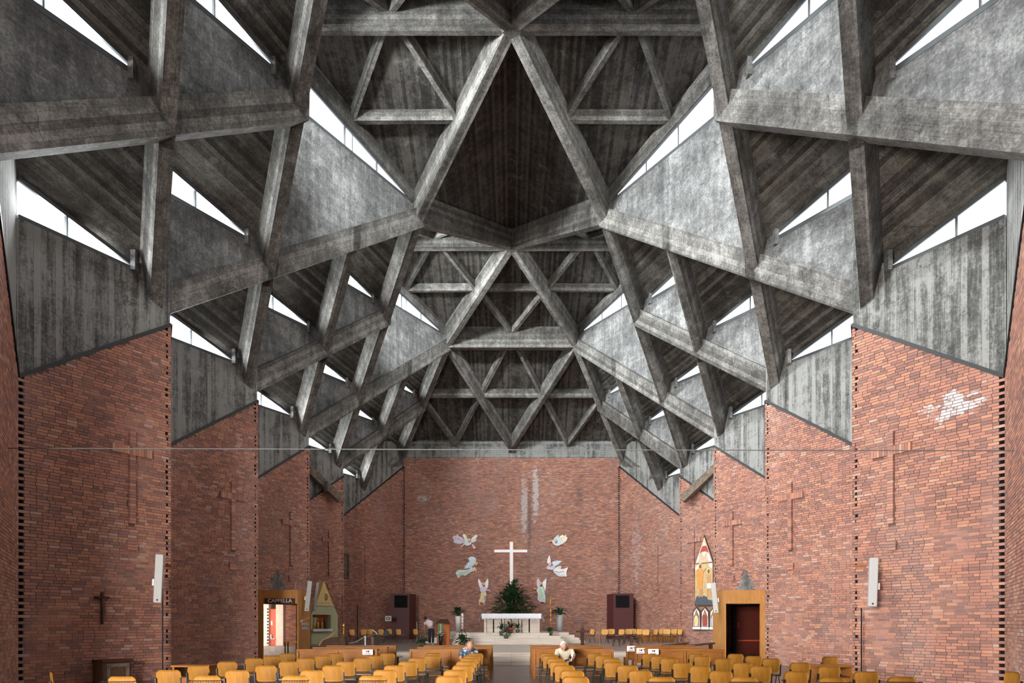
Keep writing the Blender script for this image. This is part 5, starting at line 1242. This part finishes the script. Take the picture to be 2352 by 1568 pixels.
# icon panels on the right
Wr, Nr = wallframe(1, 37.2)
ic = thing('painted_icon', 'tall pointed painted icon panel of two gold-robed figures on the fourth right bay', 'painting', Wr(2.4, 2, .1))
s0 = s_of(1598, 37.2); s1 = s_of(1641, 37.2); sm = s_of(1622, 37.2); dI = 39.0
def zz(y, s_): 
    p = Wr(s_, 0); return ZD(y, p.y)
zt_ = zz(1229, sm); zs0 = zz(1296, s0); zs1 = zz(1290, s1); zs = (zs0+zs1)/2; zb0 = zz(1391, (s0+s1)/2)
A_OCH = pc('paint_ochre', (.50, .37, .18)); A_RBN = pc('paint_robe', (.60, .27, .07)); A_BRN = pc('paint_brown', (.20, .12, .07)); A_TEAL = pc('paint_slate', (.07, .09, .11)); A_DRD = pc('paint_red', (.36, .06, .05)); A_SKN = pc('paint_skin', (.50, .27, .13)); A_TAN = pc('paint_tan', (.55, .42, .27))
def ip(nm, pts, m, o0, o1, par=None): return slabn(nm, pts, m, o0, o1, W=Wr, par=par or ic)
lo, hi = min(s0, s1), max(s0, s1)
def U(u, v): return (s0+(s1-s0)*u, zb0+(zs-zb0)*v)        # u 0 left..1 right as seen, v 0..1 body, >1 gable
ip('panel_board', [U(0, 0), U(1, 0), U(1, 1), U(.53, (zt_-zb0)/(zs-zb0)), U(0, 1)], M_OLD, .03, .09)
vt = (zt_-zb0)/(zs-zb0)
ip('gilded_ground', [U(.03, .02), U(.97, .02), U(.97, .99), U(.03, .99)], A_OCH, .09, .10)
ip('gable_ground', [U(.04, 1.01), U(.96, 1.01), U(.53, vt-.04)], A_TAN, .09, .10)
def poly(nm, pts, m, o): ip(nm, [U(*p) for p in pts], m, .10, .10+o)
poly('water', [(.04, .02), (.96, .02), (.96, .12), (.6, .16), (.3, .14), (.04, .1)], A_TEAL, .012)
poly('rocks', [(.04, .10), (.12, .22), (.3, .25), (.42, .2), (.5, .24), (.7, .2), (.72, .12), (.3, .08)], A_TEAL, .016)
poly('robe', [(.12, .85), (.22, .88), (.42, .86), (.50, .72), (.46, .62), (.44, .40), (.24, .38), (.14, .45), (.16, .62)], A_RBN, .02)
poly('leg', [(.26, .4), (.36, .4), (.33, .2), (.26, .2)], A_SKN, .022); poly('leg', [(.38, .4), (.45, .4), (.44, .22), (.38, .22)], A_SKN, .022)
poly('arm', [(.44, .82), (.62, .88), (.64, .85), (.46, .76)], A_SKN, .026)
poly('body', [(.68, .74), (.88, .74), (.90, .5), (.84, .4), (.72, .4), (.70, .5)], A_SKN, .02); poly('loincloth', [(.68, .52), (.90, .52), (.88, .40), (.70, .40)], A_WHT, .024)
poly('leg', [(.70, .4), (.78, .4), (.76, .2), (.68, .2)], A_SKN, .02); poly('leg', [(.80, .4), (.88, .4), (.92, .2), (.84, .2)], A_SKN, .02)
poly('cloud', [(.05, .9), (.2, .98), (.2, .88), (.08, .84)], A_WHT, .015); poly('cloud', [(.75, .98), (.96, .97), (.95, .86), (.82, .9)], A_WHT, .015)
for u, v, r_ in ((.34, .93, .11), (.78, .80, .10)):
    p = Wr(*U(u, v), .112); a = MB(); a.ell(p, r_*1.3, .02, r_*1.7, 12, 8); a.build('halo', A_YLW, ic, True); a = MB(); a.ell(p+Nr*.02, r_*.75, .03, r_*1.15, 10, 8); a.build('head', A_BRN, ic, True)
g_ = lambda u, k: (u, 1+(vt-1)*k)
poly('figure', [g_(.30, .38), g_(.40, .55), g_(.46, .62), g_(.62, .62), g_(.70, .52), g_(.76, .36), g_(.60, .42), g_(.45, .42)], A_DRD, .015)
poly('figure', [g_(.42, .40), g_(.64, .40), g_(.53, .22)], A_WHT, .02); poly('figure', [g_(.47, .62), g_(.60, .62), g_(.54, .78)], A_WHT, .02)
poly('cloud', [g_(.10, .05), g_(.22, .32), g_(.34, .28), g_(.2, .03)], A_LAV, .015); poly('cloud', [g_(.66, .28), g_(.78, .34), g_(.93, .04), g_(.76, .04)], A_LAV, .015)
tr = thing('painted_triptych', 'row of three small arched icon panels under the tall pointed icon', 'painting', Wr(2.4, 1.3, .1))
t0 = s_of(1593, 37.2); t1 = s_of(1652, 37.2); zb1, zb2 = zz(1446, 2.5), zz(1404, 2.5); zb3 = zz(1393, 2.5)
for i in range(3):
    a0 = t0+(t1-t0)*i/3; a1 = t0+(t1-t0)*(i+1)/3; u = lambda k: a0+(a1-a0)*k
    ip('panel_board', [(u(.02), zb1), (u(.98), zb1), (u(.98), zb2), (u(.5), zb3), (u(.02), zb2)], M_OLD, .03, .09, tr)
    ip('white_ground', [(u(.12), zb1+.2), (u(.88), zb1+.2), (u(.84), zb2-.05), (u(.5), zb3-.10), (u(.16), zb2-.05)], A_WHT, .09, .10, tr)
    ip('name_strip', [(u(.04), zb1+.03), (u(.96), zb1+.03), (u(.96), zb1+.17), (u(.04), zb1+.17)], A_WHT, .09, .105, tr)
    ip('mandorla', [(u(.22), zb1+.22), (u(.78), zb1+.22), (u(.82), zb1+.75), (u(.5), zb2+.12), (u(.18), zb1+.75)], A_BRN, .10, .108, tr)
    ip('robe', [(u(.32), zb1+.22), (u(.68), zb1+.22), (u(.74), zb1+.62), (u(.62), zb1+.82), (u(.38), zb1+.82), (u(.26), zb1+.62)], (A_YLW, A_DRD, A_SKY)[i], .108, .12, tr)
    p = Wr(u(.5), zb1+.93, .13); a = MB(); a.ell(p, .07, .02, .10, 10, 8); a.build('head', A_SKN, tr, True)
# framed recess at the start of the long left wall
a = thing('wall_recess', 'shallow grey stone frame set in the long left sanctuary wall', 'frame', PX(796, 1300, 45.7))
p0 = Vector((-XO, 44.07, 0)); Tl = (Vector((-8.05, BACK, 0))-p0).normalized()
for (sA, sB, zA, zB) in ((.9, 2.05, 0, .12), (.9, 2.05, 1.55, 1.67), (1.95, 2.05, 0, 1.67)):
    m_ = MB(); q = lambda s_, z_, o: p0+Tl*s_+Vector((Tl.y, -Tl.x, 0))*o+Vector((0, 0, ZD(1328, 45.8)+z_)); m_.prism([q(sA, zA, .02), q(sB, zA, .02), q(sB, zB, .02), q(sA, zB, .02)], q(0, 0, .09)-q(0, 0, .0)); m_.build('frame_bar', M_GREEN if 0 else M_TIMB, a)
m_ = MB(); m_.prism([q(.9, .1, .02), q(1.95, .1, .02), q(1.95, 1.6, .02), q(.9, 1.6, .02)], q(0, 0, .02)-q(0, 0, 0)); m_.build('recess_back', M_TIMB, a)
# wall display near the left cabinet
c = PX(892, 1420, 46.2); t_ = thing('wall_display', 'small white-framed display on the brick beside the left maroon cabinet', 'screen', c)
a = MB(); a.box(c, (.40, .06, .34)); a.build('frame', M_WHITE, t_); a = MB(); a.box(c+Vector((0, -.04, 0)), (.27, .02, .20)); a.build('dark_panel', M_INK, t_); a = MB(); a.box(c+Vector((0, -.055, 0)), (.17, .01, .12)); a.build('label', M_SPK, t_)
# ------------------------------------------------------------------ left front group: organ console, gold candlestick, rope, posts
d = 31.0; x0, x1 = XD(738, d), XD(790, d)
t_ = thing('organ_console', 'brown keyboard console with a raised slanted lid left of the sanctuary', 'instrument', ((x0+x1)/2, d, 0))
a = MB(); a.prism([(x0-.45, d, 0), (x1+.25, d, 0), (x1+.25, d, ZD(1485, d)), (x0-.45, d, ZD(1485, d))], (0, .7, 0)); a.build('case', M_OLD, t_)
a = MB(); a.prism([(x0-.1, d+.1, ZD(1482, d)), (x0+.05, d+.1, ZD(1470, d)), (x0+.5, d+.1, ZD(1463, d)), (x1, d+.1, ZD(1462, d)), (x1+.05, d+.1, ZD(1482, d))], (0, .5, 0)); a.build('lid', M_OLD, t_)
a = MB(); a.tube([(x0-.12, d+.08, ZD(1482, d)), (x0+.02, d+.08, ZD(1470, d)), (x0+.40, d+.08, ZD(1460, d)), (x0+.62, d+.08, ZD(1450, d))], .03, 6); a.build('lid_edge', M_GOLDL, t_)
a = MB(); a.b6(x0-.42, x1+.22, d-.18, d, ZD(1489, d), ZD(1486, d)); a.build('keyboard_shelf', M_DWOOD, t_)
d = 34.0; x = XD(789, d); t_ = thing('gold_candlestick', 'tall turned golden candlestick left of the rope barrier', 'candlestick', (x, d, 0))
zt_ = ZD(1430, d); a = MB(); a.lathe((x, d, 0), [(.16, 0), (.14, .05), (.05, .12), (.045, .6), (.07, .65), (.045, .72), (.05, 1.05), (.08, 1.1), (.05, 1.16), (.06, 1.3), (.09, 1.36), (.03, 1.4)], 12); a.build('stem', M_GOLD, t_, True)
a = MB(); a.ell((x, d, 1.5), .075, .05, .12, 10, 8); a.build('finial', M_GOLD, t_, True)
d = 29.5; xr, xl = XD(839, d), XD(798, 31.9); zt_ = ZD(1460, d)
t_ = thing('rope_post', 'slim white post holding the end of the white rope', 'post', (xr, d, 0)); a = MB(); a.tube([(xr, d, 0), (xr, d, zt_)], .035, 8); a.build('pole', M_WHITE, t_); a = MB(); a.lathe((xr, d, .45 if d > 27.45 else 0), [(.14, 0), (.13, .03), (.03, .05)], 12); a.build('base', M_WHITE, t_)
pts = []
for i in range(13):
    k = i/12; pts.append((xl+(xr-xl)*k, 31.9+(d-31.9)*k, ZD(1476, 31.9)+(zt_-ZD(1476, 31.9))*k-.10*sin(pi*k)))
a = MB(); a.tube(pts, .022, 6); tag(a.build('barrier_rope', M_ROPE), 'white rope sagging from the console to the slim white post', 'rope')
d = 24.8; x = XD(867, d); t_ = thing('dark_post', 'dark green metal post with a curved pale handle near the left steps', 'post', (x, d, 0))
a = MB(); a.tube([(x, d, 0), (x, d, ZD(1457, d))], .045, 8); a.build('pole', M_BLKM, t_); a = MB(); a.tube([(x, d, ZD(1457, d)), (x-.05, d, ZD(1452, d)), (x-.19, d, ZD(1446, d))], .02, 6); a.build('curved_handle', M_SPK, t_)
x = XD(856, d); t_ = thing('brown_post', 'brown wooden post beside the dark green metal post', 'post', (x, d, 0)); a = MB(); a.b6(x-.05, x+.05, d-.05, d+.05, 0, ZD(1462, d)); a.build('pole', M_OLD, t_); a = MB(); a.bar((x-.22, d, ZD(1463, d)), (x+.12, d, ZD(1455, d)), .05, .05); a.build('top_rail', M_DWOOD, t_)
# pale stool among the left steps
x, d = XD(911, 25.6), 25.6; t_ = thing('round_stool', 'low round cream stool on the floor before the left steps', 'stool', (x, d, 0))
a = MB(); a.lathe((x, d, .34), [(.20, 0), (.24, .02), (.24, .05), (.2, .06)], 18); a.build('seat', M_TRAV, t_, True); a = MB(); a.lathe((x, d, 0), [(.16, 0), (.05, .04), (.045, .30), (.15, .34)], 14); a.build('pedestal', M_TRAV, t_, True)
# thin stand left of the lectern
x, d = XD(957.5, 40.5), 40.5; t_ = thing('thin_stand', 'thin pale upright stand by the leftmost lectern chair', 'stand', (x, d, .45)); a = MB(); a.tube([(x, d, .45), (x, d, ZD(1428, d))], .018, 6); a.build('pole', M_SPK, t_); a = MB(); a.lathe((x, d, .45), [(.14, 0), (.03, .03)], 12); a.build('base', M_BLACK, t_)
# dark bag on a sanctuary chair
c = Vector((XD(888, 38.7), 38.6, .905)); t_ = thing('handbag', 'dark slate handbag left on a sanctuary chair', 'bag', c)
a = MB(); a.hexa([c+Vector(q) for q in ((-.2, -.08, 0), (.2, -.08, 0), (.2, .08, 0), (-.2, .08, 0), (-.12, -.04, .26), (.12, -.04, .26), (.12, .04, .26), (-.12, .04, .26))]); a.build('bag_body', plain('slate_fabric', (.05, .07, .09), .8), t_)
a = MB(); a.tube([c+Vector((-.08, -.05, .25)), c+Vector((-.05, -.05, .36)), c+Vector((.05, -.05, .36)), c+Vector((.08, -.05, .25))], .01, 5); a.build('handle', M_INK, t_)
# ------------------------------------------------------------------ nearest bays: crucifix, cupboard, desks
Wl, Nl = wallframe(-1, 16.595)
s_ = s_of(232, 16.595); c = Wl(s_, 0, .06); 
cru = thing('wall_crucifix', 'small dark carved crucifix hung on the nearest left brick bay', 'cross', Wl(s_, 2, .05))
zt_, zb_, zc = ZD(1359, c.y), ZD(1433, c.y), ZD(1372, c.y)
slabn('cross_beam', [(s_-.03, zb_), (s_+.03, zb_), (s_+.03, zt_), (s_-.03, zt_)], M_DWOOD, .03, .07, W=Wl, par=cru)
slabn('cross_beam', [(s_-.19, zc-.035), (s_+.19, zc-.035), (s_+.19, zc+.035), (s_-.19, zc+.035)], M_DWOOD, .03, .07, W=Wl, par=cru)
a = MB(); q = lambda ds, z: Wl(s_+ds, z, .10)
a.tube([q(0, zc-.02), q(.0, zc-.22), q(.02, zc-.38), q(-.01, zc-.60), q(0, zc-.66)], [.035, .05, .042, .025, .02], 8); a.tube([q(0, zc-.03), q(-.15, zc+.02)], .016, 6); a.tube([q(0, zc-.03), q(.15, zc+.02)], .016, 6); a.ell(q(.01, zc+.03), .035, .035, .05, 8, 6); a.build('carved_figure', M_OLD, cru, True)
d = 16.2
cup = thing('old_cupboard', 'old dark brown panelled cupboard standing against the nearest left brick bay', 'cupboard', (XD(248, d), d, 0))
rot = math.atan2(3.435, 2.0)   # wall direction
def Lc(u, v, z): # local frame along the left wall: u along the wall, v out from it
    return Wl(s_of(212, 16.595)+u, z, v)
def cb_(nm, u0, u1, v0, v1, z0, z1, m): a = MB(); a.hexa([Lc(u0, v0, z0), Lc(u1, v0, z0), Lc(u1, v1, z0), Lc(u0, v1, z0), Lc(u0, v0, z1), Lc(u1, v0, z1), Lc(u1, v1, z1), Lc(u0, v1, z1)]); return a.build(nm, m, cup)
TZc = ZD(1521, 17.4)
cb_('body', 0, .74, .04, .50, 0, TZc-.03, M_OLD); cb_('cornice', -.03, .79, .03, .56, TZc-.03, TZc+.03, M_DWOOD)
dd = cb_('door', .08, .68, .50, .525, .08, TZc-.07, M_OLD)
for (u0, u1, z0, z1) in ((.08, .17, .08, TZc-.07), (.59, .68, .08, TZc-.07), (.17, .59, TZc-.16, TZc-.07), (.17, .59, .08, .2)): 
    o = cb_('door_moulding', u0, u1, .525, .545, z0, z1, M_TIMB)
o = cb_('keyhole', .10, .12, .545, .55, .45, .50, M_INK)
def desk(pxl, pxr, py, d, side, label):
    xa, xb = XD(pxl, d), XD(pxr, d); z = ZD(py, d); t_ = thing('small_desk', label, 'desk', ((xa+xb)/2, d, 0))
    a = MB(); a.b6(xa-.03, xb+.03, d-.02, d+.55, z-.04, z); a.build('desk_top', M_PEW, t_)
    a = MB(); a.b6(xa, xa+.04, d, d+.5, 0, z-.04); a.build('side_panel', M_PEW, t_); a = MB(); a.b6(xb-.04, xb, d, d+.5, 0, z-.04); a.build('side_panel', M_PEW, t_)
    a = MB(); a.b6(xa+.04, xb-.04, d+.03, d+.06, .1, z-.25); a.build('front_panel', M_PEW, t_); a = MB(); a.b6(xa+.04, xb-.04, d+.02, d+.45, z-.28, z-.25); a.build('shelf', M_DWOOD, t_)
desk(396, 478, 1527.5, 15.3, 'left', 'small wooden desk against the second left brick bay')
desk(1878, 1958, 1528, 15.3, 'right', 'small wooden desk in front of the lone chair on the right')
# small brown rails bolted at the bay edges and a kerb strip
for sg, px in ((-1, 384), (1, 1976)):
    c = PX(px, 1299, 19.6); a = MB(); a.box(c, (.30, .06, .06)); tag(a.build('wall_bracket', M_LECT), 'short brown bar on the %s brick edge near the loudspeaker' % ('left' if sg < 0 else 'right'), 'bracket')
